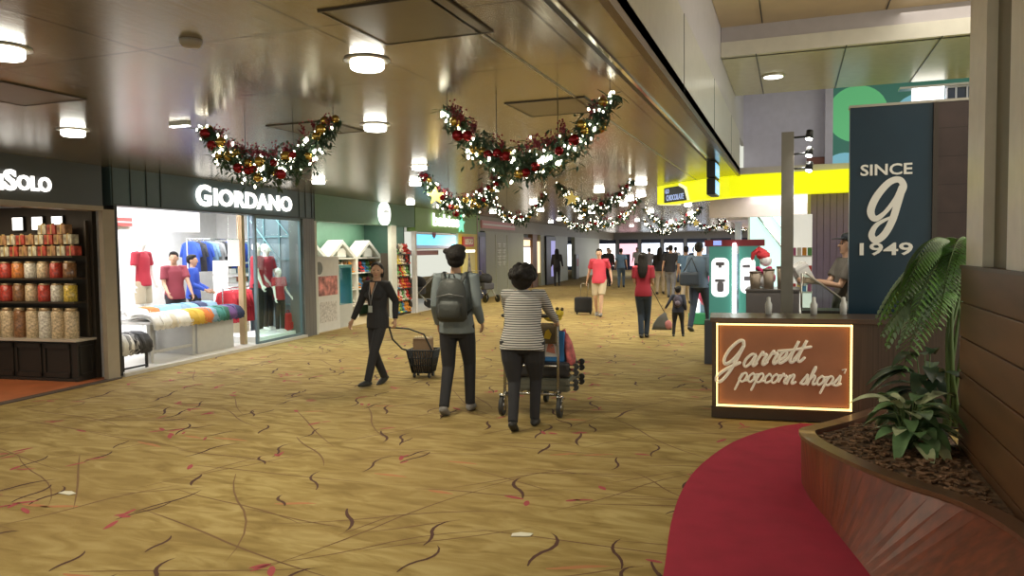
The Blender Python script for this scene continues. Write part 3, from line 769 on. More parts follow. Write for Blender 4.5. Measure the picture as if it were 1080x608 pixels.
for i in range(3):
    o = fthing('lit_picture_panel', 'small bright lit panel high above the gift boxes, %s from the beige post' % ORD[i], 'light panel', -.13, .75+i*.33, 1.98)
    o['group'] = 'lit panels above the gift boxes'
    B().box(0, .03, -.10, .10, 0, .20).build('frame', M_black, o); B().box(-.006, 0, -.085, .085, .015, .185).build('lit_face', glow('panel_glow', (1, .97, .9), 2.0), o)
for i in range(4):
    o = fthing('sweet_shop_spot', 'small warm spotlight on the sweet shop ceiling, %s from the beige post' % ORD[i], 'spotlight', -1.2, .7+i*.7, 2.3)
    B().cyl((0, 0), .035, -.08, .02, 10).build('housing', M_black, o); B().cyl((0, 0), .03, -.085, -.078, 10).build('lens', M_lampglow, o)
fbox('ceiling_sweet_shop', -5.5, -.02, .2, 4, 2.35, 2.4, mat('sweet_shop_ceiling', (.10, .08, .06), .5))

# ---- clothes shop
M_wwall = mat('white_shop_wall', (.85, .84, .84), .6)
fbox('wall_clothes_shop_back', .0, 7.7, 4.0, 4.1, 0, 2.7, M_wwall)
fbox('wall_clothes_shop_wing', 7.6, 7.7, 1.5, 4.0, 0, 2.7, M_wwall)
fbox('wall_clothes_shop_left', -.02, .03, .22, 4.0, 0, 2.7, M_wwall)
fbox('wall_clothes_shop_right', 5.12, 5.18, .28, 1.38, 0, 2.7, mat('slate_shop_wall', (.16, .20, .23), .5))
fbox('ceiling_clothes_shop_wing', 5.15, 7.6, 1.45, 4.0, 2.62, 2.7, M_wwall)
fbox('ceiling_clothes_shop', .0, 5.15, .2, 4.0, 2.62, 2.7, M_wwall)
fbox('trim_21', .09, 4.8, -.05, .06, .001, .05, mat('pale_sill', (.52, .50, .45), .4))
# clothes shop ceiling fittings
for i in range(6):
    o = fthing('shop_spotlight', 'white spotlight on the clothes shop ceiling, %s from the left post' % ORD[i], 'spotlight', .6+i*.62, .5+(i % 2)*.7, 2.62, 'spotlights in the clothes shop')
    B().cyl((0, 0), .05, -.09, 0, 12).build('housing', mat('white_metal', (.8, .8, .8), .4), o); B().cyl((0, 0), .042, -.098, -.09, 12).build('lens', M_lampglow, o)
# white bulkhead across the window
fbox('trim_22', .09, 3.15, 1.05, 1.12, 2.02, 2.62, M_wwall)
o = fthing('sale_banner', 'small red banner hanging at the top left of the clothes shop', 'banner', .95, 1.0, 2.08)
B().box(0, .55, 0, .015, 0, .13).build('cloth', mat('red_banner', (.45, .10, .09), .6), o); B().box(0, .55, -.004, 0, .05, .075).build('stripe', mat('pink_stripe', (.75, .5, .5), .6), o)
# inner frame post + poster
fbox('trim_23', 3.42, 3.50, .40, .50, .02, 2.62, mat('oak_post', (.52, .36, .20), .5))
fbox('trim_24', .22, .40, .45, .52, .02, 2.3, mat('oak_post', (.52, .36, .20), .5))
o = fthing('hanging_poster', 'plain white poster hanging inside the clothes shop beside the oak post', 'poster', 3.22, .44, 1.42)
B().box(-.14, .17, 0, .012, 0, .46).build('sheet', glow('glow_paper', (1, 1, 1), .7), o); B().box(-.15, .18, -.004, .016, .46, .475).box(-.12, -.115, .0, .005, .475, 1.2).box(.14, .145, .0, .005, .475, 1.2).build('rail_and_cords', M_chrome, o)  # sheet emission put in to keep the paper bright; no lamp inside
# display window frame and glass on the right
M_bluef = mat('slate_blue_frame', (.13, .19, .22), .4, .2)
o = fthing('display_window', 'slate blue framed display window with glass in front of the mannequins', 'window', 3.25, .02)
b = B(); b.box(0, .05, 0, .05, .05, 2.3); b.box(1.48, 1.53, 0, .05, .05, 2.3); b.box(0, 1.53, 0, .05, 2.25, 2.3); b.box(0, 1.53, 0, .05, .05, .09)
b.build('frame', M_bluef, o); B().box(.05, 1.48, .02, .026, .09, 2.25).build('glass_pane', glass(), o)
o = fthing('trellis_screen', 'slate blue trellis screen with diagonal braces on the side wall behind the mannequins', 'screen', 5.08, .325)
b = B()
for y in (0, .35, .7, 1.05): b.box(-.03, 0, y, y+.025, .05, 2.55)
for z in (.6, 1.05, 1.5, 1.95, 2.4): b.box(-.03, 0, 0, 1.07, z, z+.025)
b.build('bars', mat('pale_blue_bar', (.13, .22, .25), .4), o)
b = B()
for (y0, z0, y1, z1) in ((1.0, 2.3, .35, 1.5), (.7, 1.55, .15, .9), (.5, 2.4, .05, 1.9)): b.tube([(-.04, y0, z0), (-.04, y1, z1)], .010, 6)
b.build('reflections', mat('aqua_reflection', (.25, .45, .5), .4), o)  # diagonal glass reflections modelled as thin aqua bars
B().box(.0, .035, 0, 1.07, .05, 2.55).build('backing', mat('slate_panel', (.13, .16, .19), .5), o)
o = fthing('window_plinth', 'low white plinth under the three mannequins', 'plinth', 3.65, .20)
B().box(0, 1.38, 0, .85, .02, .13, .01).build('plinth_body', M_wwall, o)
# mannequins
M_mq = mat('mannequin_white', (.85, .84, .80), .35, noise=((5, 5, 5), .02))
M_redt = mat('red_shirt', (.42, .025, .045), .75); M_khaki = mat('khaki_cloth', (.50, .42, .30), .8); M_maroon = mat('maroon_shirt', (.22, .03, .045), .75)
def mannequin(label, s, d, z, face, top, bottom, H, hands, grp='mannequins', legs='long', feet=None, **kw):
    root, P = person(label, FL(s, d, z), FROT+face, H=H, skin=M_mq, top=top, sleeve='short', bottom=bottom, legs=legs, shoes=None, hair=None, hands=hands, name='mannequin', cat='mannequin', vox=.016, group=grp, drop=-.015 if feet is None else .0, feet=feet or ((-.1, 0, -.0, 0), (.1, .03, -.0, 0)), **kw)
    return root
mannequin('white mannequin in red shirt and black trousers, leftmost of the window trio', 4.18, .62, .13, PI+.25, M_redt, BLACK, 1.70, ((-.28, .12, .95), (.27, .18, .92)), w=.95, hy=-.4)
mannequin('white mannequin in a red shirt standing right behind the seated child mannequin', 4.68, .76, .13, PI-.1, M_redt, BLACK, 1.68, ((-.28, .10, .9), (.30, .14, .9)), w=.95, hy=.3)
mannequin('small child mannequin in a red shirt in front of the two tall ones', 4.48, .36, .13, PI-.3, M_redt, BLACK, 1.22, ((-.26, .15, .95), (.30, .22, .85)), w=1.0)
mannequin('white mannequin in red shirt and khaki shorts, far left of the clothes shop', 2.30, 1.56, .30, PI+.1, M_redt, M_khaki, 1.62, ((-.30, .05, .85), (.30, .05, .85)), w=1.05, legs='shorts')
o = fthing('mannequin_stand', 'low white box under the leftmost mannequin', 'plinth', 2.30, 1.56, .02)
B().box(-.3, .3, -.25, .25, 0, .28, .01).build('box', M_wwall, o)
# red bag on the plinth
o = fthing('red_backpack', 'red backpack standing on the floor at the right of the mannequins', 'backpack', 4.78, .36, .13)
B().box(-.13, .13, -.08, .08, 0, .34, .05).build('body', mat('red_nylon', (.50, .02, .03), .5), o)
B().box(-.10, .10, -.11, -.06, .03, .17, .02).build('pocket', mat('red_nylon', (.50, .02, .03), .5), o)
B().tube([(-.04, 0, .33), (-.03, 0, .39), (.03, 0, .39), (.04, 0, .33)], .009, 6).build('handle', mat('dark_red', (.2, .01, .02), .6), o)

# display tables with draped clothes
M_tblw = mat('white_laminate', (.78, .77, .74), .4); M_tblg = mat('grey_table_front', (.42, .41, .38), .5)
o = fthing('display_table', 'long display table with a grey box base at the clothes shop front', 'table', 1.05, .35)
B().box(0, 2.25, 0, .9, .60, .64, .005).build('tabletop', M_tblw, o)
B().box(1.10, 2.05, .05, .85, .02, .60).build('box_base', M_tblg, o)
for x, y in ((.05, .05), (.05, .80), (.98, .05), (.98, .8)): B().box(x, x+.06, y, y+.06, .02, .60).build('leg', M_tblg, o)
B().box(.05, 1.04, .07, .11, .16, .20).build('stretcher', M_tblg, o)
o = fthing('folding_table', 'small black legged table with heaped clothes at the left shop post', 'table', .22, .10)
B().box(0, .52, 0, .55, .40, .43, .004).build('tabletop', mat('dark_tabletop', (.05, .045, .04), .5), o)
for x, y in ((.02, .02), (.47, .02), (.02, .5), (.47, .5)): B().box(x, x+.03, y, y+.03, .02, .40).build('leg', M_black, o)
B().box(.02, .50, .02, .04, .06, .085).build('stretcher', M_black, o)
CC = {'white': (.80, .79, .76), 'cream': (.70, .64, .52), 'mustard': (.62, .40, .05), 'orange': (.60, .17, .04), 'sky blue': (.22, .42, .58), 'steel blue': (.20, .32, .42), 'teal': (.05, .22, .20), 'dark green': (.03, .12, .08), 'navy': (.03, .04, .10), 'purple': (.14, .07, .22), 'grey': (.30, .30, .30), 'coral': (.60, .22, .15), 'charcoal': (.05, .05, .055)}
def cloth_mat(c): return mat(c.replace(' ', '_')+'_cloth', CC[c], .85, bump=((18, 18, 18), .7))
def drape(x, c, lab, y0=.0, z=.64, wd=.24, hang=.13, par=None, seed=0, grp='clothes draped along the front of the display table', base=(1.05, .35), ln=.42):
    R = random.Random(seed); o = None
    b = B(); prof = []
    for q in range(3):   # a few folded layers hanging over the edge
        off = q*.018
        path = [(ln, .02+off), (.30, .05+off), (.14, .055+off), (.03, .035+off), (-.02-off*.4, -.02), (-.03-off*.4, -hang*(1-.18*q))]
        rows = []
        for i, (yy, zz) in enumerate(path):
            ww = wd/2*(1.0+.06*math.sin(i*2.1+q+seed)); k = R.uniform(-.02, .02)
            rows.append([b.bm.verts.new((x+k+u*ww, y0+yy, z+zz+.012*math.sin(u*5+i+q*2+seed)+.006)) for u in (-1, -.6, -.2, .2, .6, 1)])
        bot = []
        for A, C in zip(rows, rows[1:]):
            for j in range(5): b._f([A[j], A[j+1], C[j+1], C[j]], True)
    ob = b.build('draped_shirt', cloth_mat(c), None, FL(base[0], base[1], 0), FROT)
    sm = ob.modifiers.new('thick', 'SOLIDIFY'); sm.thickness = .012; sm.offset = 1
    tag(ob, lab, 'shirt', grp); return ob
seq = ['white', 'white', 'cream', 'white', 'white', 'mustard', 'mustard', 'orange', 'steel blue', 'teal', 'dark green', 'purple', 'navy']
for i, c in enumerate(seq):
    drape(.14+i*.165, c, '%s shirt draped over the front edge of the display table, %s from the left' % (c, ORD[i]), seed=i*3+1, wd=.22)
seq = ['white', 'cream', 'orange', 'sky blue', 'sky blue', 'steel blue', 'sky blue', 'navy', 'steel blue']
for i, c in enumerate(seq):
    drape(.20+i*.235, c, '%s shirt in the back row on the display table, %s from the left' % (c, ORD[i]), y0=.48, z=.70, wd=.27, hang=.05, seed=i*5+2, grp='clothes in the back row of the display table', ln=.36)
for i, c in enumerate(['white', 'grey', 'charcoal', 'charcoal']):
    drape(.09+i*.12, c, '%s garment heaped on the small black legged table, %s from the left' % (c, ORD[i]), y0=.03, z=.43, wd=.2, hang=.18, seed=i*7+2, base=(.22, .10), grp='garments heaped on the small black legged table', ln=.4)
for i in range(5):
    o = B().box(-.14, .14, -.12, .12, 0, .028, .010).build('folded_shirt', cloth_mat('white' if i % 2 == 0 else 'cream'), None, FL(.62+.01*(i % 2), .85, .685+i*.030) - V((0, 0, .0)), FROT)
    tag(o, 'folded %s shirt in the stack beside the left post, %s from the bottom' % ('white' if i % 2 == 0 else 'cream', ORD[i]), 'shirt', 'stack of folded shirts')
o = fthing('white_side_table', 'white table carrying the stack of folded shirts', 'table', .42, .68)
B().box(0, .42, 0, .36, .65, .685, .004).build('tabletop', M_tblw, o)
for x, y in ((.02, .02), (.37, .02), (.02, .31), (.37, .31)): B().box(x, x+.03, y, y+.03, .02, .65).build('leg', M_tblw, o)

# racks
def hanging_shirt(c, long_=.62):
    b = B()
    b.tube([(0, 0, 0), (0, 0, -.05), (0, 0, -long_)], [(.012, .06), (.03, .20), (.032, .23)], 10, up=(1, 0, 0))
    for s in (-1, 1): b.tube([(0, s*.17, -.07), (.0, s*.24, -.32)], [.035, .03], 8)
    return b
def rack(label, s, d, n, cols, z, L, grp, where):
    o = fthing('clothes_rack', label, 'clothes rack', s, d)
    B().tube([(0, 0, z), (L, 0, z)], .012, 8).build('rail', M_chrome, o)
    for x in (0, L): B().box(x-.012, x+.012, -.012, .012, .02, z).build('upright', M_chrome, o); B().box(x-.02, x+.02, -.2, .2, .02, .045).build('foot', M_chrome, o)
    for i in range(n):
        c = cols[i % len(cols)]
        g = thing('hanging_shirt', '%s shirt hanging on the rail %s, %s from the left' % (c, where, ORD[i]), 'shirt', FL(s+.1+i*(L-.2)/max(n-1, 1), d, z-.05), FROT, grp)
        hanging_shirt(c).build('cloth', cloth_mat(c) if c in CC else mat(c+'_cloth', {'red': (.42, .02, .03), 'royal blue': (.03, .08, .42)}[c], .8), g)
        B().tube([(0, -.15, -.04), (0, 0, .0), (0, 0, .06)], .005, 5).tube([(0, .15, -.04), (0, 0, 0)], .005, 5).build('hanger', M_chrome, g)
rack('low chrome rack of red shirts behind the display table', 4.15, 1.36, 7, ['red'], .98, .85, 'red shirts on the low rack', 'behind the display table')
rack('tall chrome rack of blue and dark shirts at the back of the clothes shop', 4.7, 2.55, 10, ['royal blue', 'charcoal', 'royal blue', 'steel blue', 'grey', 'charcoal'], 1.95, 2.0, 'shirts on the tall back rack', 'at the back wall')
o = fthing('shelf_unit', 'white wall unit with shelves of folded clothes behind the red rack', 'shelf', 5.0, 1.85)
for z in (1.02, 1.2, 1.42): B().box(0, 1.3, 0, .35, z, z+.025).build('shelf', M_tblw, o)
for x in (0, 1.28): B().box(x, x+.03, 0, .35, .02, 1.5).build('side_panel', M_tblw, o)
for i in range(6):
    c = ['white', 'coral', 'teal', 'white', 'steel blue', 'grey'][i]
    ob = B().box(-.11, .11, -.12, .12, 0, .10, .02).build('folded_clothes', cloth_mat(c), None, FL(5.25+(i % 3)*.38, 2.02, (1.047, 1.228)[i//3]), FROT)
    tag(ob, 'folded %s garments on the %s white shelf, %s from the left' % (c, ('lower', 'upper')[i//3], ORD[i % 3]), 'clothes', 'folded clothes on the white wall unit')

# ---- toy shop
fbox('wall_toy_shop_back', 5.2, 10.4, 1.38, 1.45, 0, ZC, M_hdr2)
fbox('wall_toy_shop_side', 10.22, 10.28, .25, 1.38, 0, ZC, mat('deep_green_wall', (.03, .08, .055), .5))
fbox('ceiling_toy_shop', 5.2, 10.3, .2, 1.38, 2.5, 2.55, mat('grey_green_ceiling', (.25, .30, .24), .5))
fbox('wall_toy_shop_column', 8.80, 9.12, -.04, .05, 0, 2.28, mat('white_column', (.55, .57, .52), .5))
fbox('trim_25', 5.2, 5.30, -.01, .06, 0, 2.27, mat('white_column', (.55, .57, .52), .5))
M_tw = mat('white_painted_wood', (.78, .77, .70), .45)
for i in range(3):
    s = 5.95+i*1.42
    o = fthing('house_shaped_shelf', 'white shelf unit with a gabled roof, %s from the left' % ORD[i], 'shelf', s, .88, 0, 'gabled toy shelves')
    B().box(0, .05, 0, .4, 0.012, 1.5).build('side_panel', M_tw, o); B().box(1.36, 1.41, 0, .4, 0.012, 1.5).build('side_panel', M_tw, o)
    for z in (.3, .70, 1.10, 1.47): B().box(.05, 1.36, 0, .4, z, z+.03).build('shelf', M_tw, o)
    B().box(.05, 1.36, .38, .4, 0.012, 1.5).build('back_panel', mat('green_back', (.08, .2, .12), .6), o)
    B().slab([(-.04, 1.50), (.705, 1.93), (1.45, 1.50), (1.28, 1.50), (.705, 1.83), (.13, 1.50)], 0, .4).build('gable', M_tw, o)
    B().slab([(.50, 1.52), (.50, 1.66), (.62, 1.74), (.80, 1.74), (.92, 1.66), (.92, 1.52)], .04, .10).build('gable_plate', M_tw, o)
TC = [(.55, .06, .05), (.70, .30, .05), (.70, .55, .10), (.15, .35, .12), (.08, .25, .50), (.60, .50, .38), (.45, .12, .25), (.35, .18, .08), (.75, .70, .62), (.05, .05, .06)]
TN = ['red', 'orange', 'yellow', 'green', 'blue', 'beige', 'pink', 'brown', 'white', 'black']
plush = {}
def plush_toy(ci, loc, label, grp, sc=1.0):
    if ci not in plush:
        o = thing('plush_toy', 'x', 'plush toy'); mm = mat('plush_'+TN[ci], TC[ci], .95)
        b = B(); b.ell((0, 0, .07), (.06, .05, .07), None, 2); b.build('body', mm, o)
        b = B(); b.ell((0, -.01, .165), (.05, .045, .045), None, 2)
        for s in (-1, 1): b.ell((s*.035, -.01, .21), (.018, .01, .02), None, 1)
        b.build('head', mm, o)
        b = B()
        for s in (-1, 1): b.tube([(s*.04, -.02, .11), (s*.08, -.05, .07)], .018, 6, rnd=True); b.tube([(s*.03, -.02, .02), (s*.04, -.09, .02)], .02, 6, rnd=True)
        b.build('limbs', mm, o); plush[ci] = o
    else: o = dup(plush[ci])
    o.location = loc; o.rotation_euler = (0, 0, FROT+random.uniform(-.4, .4)); o.scale = (sc, sc, sc); o['label'] = label; o['group'] = grp
    return o
for u in range(3):
    for r_, z in enumerate((.33, .73, 1.13)):
        for k in range(6):
            ci = random.randrange(10)
            plush_toy(ci, FL(5.95+u*1.42+.17+k*.215, 1.02, z), '%s plush toy, %s shelf of the %s gabled unit, %s from left' % (TN[ci], ('lowest', 'middle', 'upper')[r_], ('left', 'centre', 'right')[u], ORD[k]), 'plush toys on the gabled shelves', 1.25)
o = fthing('toy_display_rack', 'tall rack crowded with colourful plush toys right of the white column', 'rack', 9.14, .06)
for z in (.05, .36, .67, .98, 1.29, 1.55): B().box(0, 1.05, 0, .35, z, z+.02).build('shelf', M_shelf, o)
for x in (0, 1.03): B().box(x, x+.02, 0, .35, 0, 1.6).build('side_panel', M_shelf, o)
for r_, z in enumerate((.07, .38, .69, 1.0, 1.31, 1.57)):
    for k in range(7):
        ci = random.choice([0, 0, 1, 1, 2, 3, 4, 5, 8]) if r_ < 3 else random.choice([5, 7, 8, 2, 3, 9, 0])
        plush_toy(ci, FL(9.22+k*.145, .15, z), '%s plush toy on the %s shelf of the crowded rack, %s from its left' % (TN[ci], ORD[r_], ORD[k]), 'plush toys on the crowded rack', 1.2)
o = fthing('white_standee', 'tall white display board with a red and pink picture beside the grey pier', 'display board', 5.32, -.24)
B().box(0, 1.0, .30, .36, .012, 1.56, .01).build('board', mat('white_board', (.66, .66, .64), .5), o)
B().box(.12, .9, .292, .30, .75, 1.15).build('picture', mat('pink_red_picture', (.50, .20, .18), .5, noise=((7, 7, 7), .9)), o)
B().tube([(.15, .285, 1.32), (.15, .30, 1.32)], [.13, .13], 20).build('round_badge', mat('grey_badge', (.16, .18, .18), .5), o)
B().box(.15, .85, .293, .30, .2, .62).build('print_block', mat('grey_print', (.55, .53, .5), .5, noise=((25, 25, 25), .35)), o)
o = fthing('drinks_cooler', 'teal framed cooler glowing blue beside the white display board', 'cooler', 6.42, .12)
B().box(0, .6, 0, .5, .012, .50).build('base_cabinet', mat('pale_cabinet', (.5, .52, .5), .4), o)
b = B(); b.box(0, .05, 0, .5, .50, 1.36); b.box(.55, .6, 0, .5, .50, 1.36); b.box(0, .6, 0, .5, 1.30, 1.36); b.build('frame', mat('teal_frame', (.08, .32, .33), .4), o)
B().box(.05, .55, .4, .45, .50, .90).build('lit_interior', glow('blue_glow', (.35, .5, 1), .9), o)
B().box(.05, .55, .02, .03, .50, 1.30).build('glass_front', glass(), o)
for i in range(2):
    o = fthing('toy_shop_spotlight', 'white round spotlight on the toy shop ceiling, %s from the left' % ORD[i], 'spotlight', 6.1+i*.95, .55, 2.5, 'spotlights in the toy shop')
    B().cyl((0, 0), .08, -.05, 0, 14).build('housing', M_steelrim, o); B().cyl((0, 0), .07, -.06, -.05, 14).build('lens', M_lampglow, o)

# ---- play shop (bright green)
M_navy = mat('navy_panel', (.02, .03, .07), .4)
o = fthing('cyan_banner', 'bright cyan banner screen across the entrance under the green header', 'banner', 10.45, .0, 0)
B().box(0, 3.25, 0, .10, 1.68, 2.14).build('frame', mat('white_frame', (.7, .7, .7), .4), o)
B().box(.05, 3.20, -.012, 0, 1.80, 2.09).build('screen', glow('cyan_glow', (.0, .62, .95), 1.35), o)
B().box(.05, 3.20, -.012, 0, 1.72, 1.80).build('lower_band', glow('deep_blue_glow', (.0, .12, .35), .7), o)
B().slab([(1.18, 2.16), (1.42, 2.16), (1.42, 2.06), (1.30, 1.98), (1.18, 2.06)], -.03, -.013).build('crest', mat('dusky_red', (.32, .12, .15), .5), o)
fbox('wall_play_shop_back', 10.3, 16, 3.6, 3.7, 0, ZC, mat('pale_blue_wall', (.45, .50, .58), .5))
fbox('trim_26', 10.38, 10.5, -.01, .1, 0, 2.17, mat('white_frame', (.7, .7, .7), .4))
fbox('trim_27', 13.62, 13.8, -.02, .12, 0, 2.17, mat('aqua_edge', (.45, .65, .60), .4))
fbox('trim_28', 10.45, 13.7, .6, .65, 1.52, 1.66, mat('pink_band', (.55, .30, .36), .5))
o = fthing('brick_toy_panel', 'tall yellow panel with a red LEGO sign and a grey tower picture', 'sign panel', 13.82, -.02)
B().box(0, 1.85, 0, .25, .0, 2.17).build('panel', mat('toy_yellow', (.62, .48, .03), .45), o)
q = B().box(.32, 1.38, -.05, 0, 1.76, 2.08, .01).build('red_sign', mat('toy_red', (.45, .05, .03), .4), o)
fit_text('sign_lettering', 'LEGO', mat('sign_cream', (.75, .70, .6), .5), q, .46, 1.24, 1.83, 2.01, -.06, off=.03)
p_ = B().box(.28, 1.55, -.02, 0, .35, 1.66).build('lit_poster', mat('pale_yellow_poster', (.62, .55, .22), .5), o)
B().box(.28, 1.55, -.026, -.02, 1.58, 1.66).build('poster_light', glow('poster_light', (1, .97, .8), 2), p_)
B().slab([(.55, .35), (1.30, .35), (1.12, .9), (1.02, 1.3), (.95, 1.58), (.90, 1.58), (.84, 1.3), (.74, .9)], -.035, -.022).build('tower_picture', mat('tower_grey', (.22, .20, .21), .6, noise=((14, 14, 14), .8)), p_)
def pushchair(label, loc, rot):
    o = thing('pushchair', label, 'pushchair', loc, rot)
    b = B(); b.ell((0, .05, .72), (.22, .24, .20), None, 2); b.build('hood', BLACK, o)
    B().box(-.2, .2, -.15, .25, .4, .62, .05).build('seat', mat('dark_grey_cloth', (.06, .06, .07), .8), o)
    b = B()
    for s in (-1, 1): b.tube([(s*.2, -.45, .98), (s*.2, 0, .5), (s*.22, .35, .12)], .014, 6); b.tube([(s*.2, .1, .5), (s*.22, -.25, .12)], .014, 6)
    b.tube([(-.2, -.45, .98), (.2, -.45, .98)], .014, 6); b.build('frame', M_alu, o)
    for x in (-.24, .24):
        for y in (.35, -.25): B().tube([(x-.02, y, .12), (x+.02, y, .12)], [.115, .115], 14).build('wheel', M_black, o)
    return o
pushchair('dark pushchair standing at the green shop entrance left of the backpack man', FL(11.9, .5, .013), FROT+.5)
pushchair('dark pushchair standing beside the yellow panel right of the backpack man', FL(14.6, -.6, .0), FROT+2.5)
for u in range(2):
    o = fthing('toy_shelf_unit', '%s shelf unit of boxed toys inside the green shop' % ('left', 'right')[u], 'shelf', 10.8+u*1.5, 1.6)
    for z in (.3, .65, 1.0, 1.35): B().box(0, 1.3, 0, .3, z, z+.025).build('shelf', M_tblw, o)
    for x in (0, 1.28): B().box(x, x+.025, 0, .3, .012, 1.45).build('side_panel', M_tblw, o)
    for r_, z in enumerate((.325, .675, 1.025)):
        for k in range(4):
            ci = random.randrange(9)
            ob = B().box(-.10, .10, -.1, .1, 0, .24, .004).build('toy_box', mat('plush_'+TN[ci], TC[ci], .95), None, FL(10.8+u*1.5+.18+k*.3, 1.75, z), FROT)
            tag(ob, '%s toy box, %s shelf of the %s unit in the green shop, %s from left' % (TN[ci], ('lower', 'middle', 'upper')[r_], ('left', 'right')[u], ORD[k]), 'toy box', 'boxed toys in the green shop')

# ---- farther left facade
M_sage = mat('sage_wall', (.34, .36, .26), .45, noise=((.8, .8, .4), .10))
fbox('trim_29', 15.68, 15.78, -.03, .2, 0, 2.8, M_beige)
o = fthing('dark_blue_poster', 'dark blue poster panel between the yellow panel and the sage wall', 'poster panel', 15.78, -.03)
B().box(0, .86, 0, .15, 0, 2.25).build('case', M_navy, o)
B().box(.12, .74, -.012, 0, .3, 2.1).build('print', mat('blue_purple_print', (.05, .04, .14), .3, noise=((3, 3, 2), .9)), o)
fbox('wall_left_far', 16.64, 22.0, 0, .2, 0, 2.3, M_sage)
fbox('trim_30', 10.4, 60, .02, .3, 2.3, ZC, mat('sage_header', (.30, .29, .22), .5))
o = fthing('pink_header_sign', 'pale pink header sign to the right of the bright green header', 'shop sign', 16.2, -.04)
B().box(0, 4.3, 0, .08, 2.40, 2.66).build('board', mat('pink_board', (.65, .35, .38), .5), o)
B().box(.1, 4.2, -.01, 0, 2.50, 2.56).build('stripe', mat('white_frame', (.7, .7, .7), .4), o)
o = fthing('window_film_panel', 'sage wall panel with two upright lines and white vertical writing marks', 'wall panel', 17.9, -.02)
b = B()
for x in (0, 1.55): b.box(x, x+.05, 0, .02, .1, 2.2)
b.build('upright_lines', mat('pale_line', (.55, .57, .45), .4), o)
b = B(); rq = random.Random(5)
for c_ in range(2):
    for z in (1.85, 1.62, 1.40, 1.18):
        x0 = .25+c_*.6
        b.box(x0, x0+.42, 0, .02, z, z+.03); b.box(x0+.18, x0+.24, 0, .02, z-.14, z+.05); b.box(x0+.05*rq.random(), x0+.35, 0, .02, z-.08, z-.055)
b.build('white_marks', mat('white_mark', (.72, .74, .66), .4), o)
# lit window, doorway
fbox('wall_left_far_2', 23.55, 24.4, 0, .2, 0, 2.3, mat('walnut_wall', (.20, .10, .05), .45))
o = fthing('lit_shop_window', 'bright white lit shop window with a warm strip above it', 'window', 22.05, .05)
B().box(0, 1.45, .05, .1, .25, 1.74).build('lit_pane', glow('white_window_glow', (1, .98, .92), 2.4), o)
B().box(0, 1.45, .05, .1, 1.80, 2.05).build('warm_pane', glow('warm_window_glow', (1, .72, .38), 1.3), o)
b = B(); b.box(-.05, 0, 0, .12, 0, 2.15); b.box(1.45, 1.5, 0, .12, 0, 2.15); b.box(0, 1.45, 0, .12, 2.05, 2.15); b.box(0, 1.45, 0, .12, 1.74, 1.80); b.box(0, 1.45, 0, .12, 0, .25)
b.build('frame', mat('walnut_wall', (.20, .10, .05), .45), o)
o = fthing('warm_lit_panel', 'narrow warm lit panel beside the brown doorway', 'light panel', 24.45, .03)
B().box(0, .6, 0, .1, .6, 2.0).build('lit_face', glow('warm_window_glow', (1, .72, .38), 1.3), o); B().box(-.03, .63, .1, .16, 0, 2.3).build('surround', mat('walnut_wall', (.20, .10, .05), .45), o)
fbox('wall_left_far_3', 25.1, 25.9, 0, .2, 0, 2.3, M_sage)
o = fthing('advertising_screen', 'black upright advertising screen glowing violet on the far left wall', 'advertising screen', 25.92, -.08)
B().box(0, 2.1, 0, .25, 0, 2.25).build('case', M_black, o)
B().box(.95, 1.9, -.012, 0, .35, 2.05).build('screen', mat('violet_screen', (.1, .1, .1), .4, emit=(.30, .28, .62), es=.9), o)
fbox('wall_left_far_4', 28.1, 31.4, 0, .2, 0, 2.3, M_sage)
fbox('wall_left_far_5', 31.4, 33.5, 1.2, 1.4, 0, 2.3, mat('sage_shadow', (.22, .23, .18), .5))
fbox('wall_left_far_6', 33.5, 42.5, 0, .2, 0, 2.3, mat('pale_wall', (.45, .47, .38), .5))
o = fthing('information_totem', 'slim grey totem with red lettering marks near the far pale wall', 'totem', 32.3, -.3)
B().box(0, .8, 0, .15, 0, 1.35, .02).build('body', M_post, o); B().box(.2, .6, -.01, 0, .7, 1.1).build('print', mat('red_print', (.4, .05, .05), .5), o)
# far end
struct(B().box(-22, 4, 57.5, 57.7, 0, ZC).build('wall_far_end', mat('far_wall', (.30, .32, .36), .6)))
cs = [((.85, .92, 1), 2.6), ((.55, .7, 1), 1.6), ((1, .95, .9), 2.6), ((1, .55, .65), 1.2), ((.8, .9, 1), 2.4)]
cn = ['cool white', 'pale blue', 'warm white', 'pink', 'icy white']
for i in range(11):
    c, s_ = cs[i % 5]
    o = thing('lit_shopfront', '%s lit shopfront at the far end of the concourse, %s from the left' % (cn[i % 5], ORD[i]), 'shopfront', (-17.5+i*1.7, 57.35, 0), 0, 'lit shopfronts at the far end')
    B().box(0, 1.35, 0, .05, .3, 2.0).build('lit_glass', glow('far_glow_%d' % (i % 5), c, s_), o)
    B().box(-.05, 1.4, .05, .12, 0, 2.3).build('surround', M_navy, o); B().box(.2, .8, -.05, 0, .3, 1.2).build('display_stand', M_navy, o)
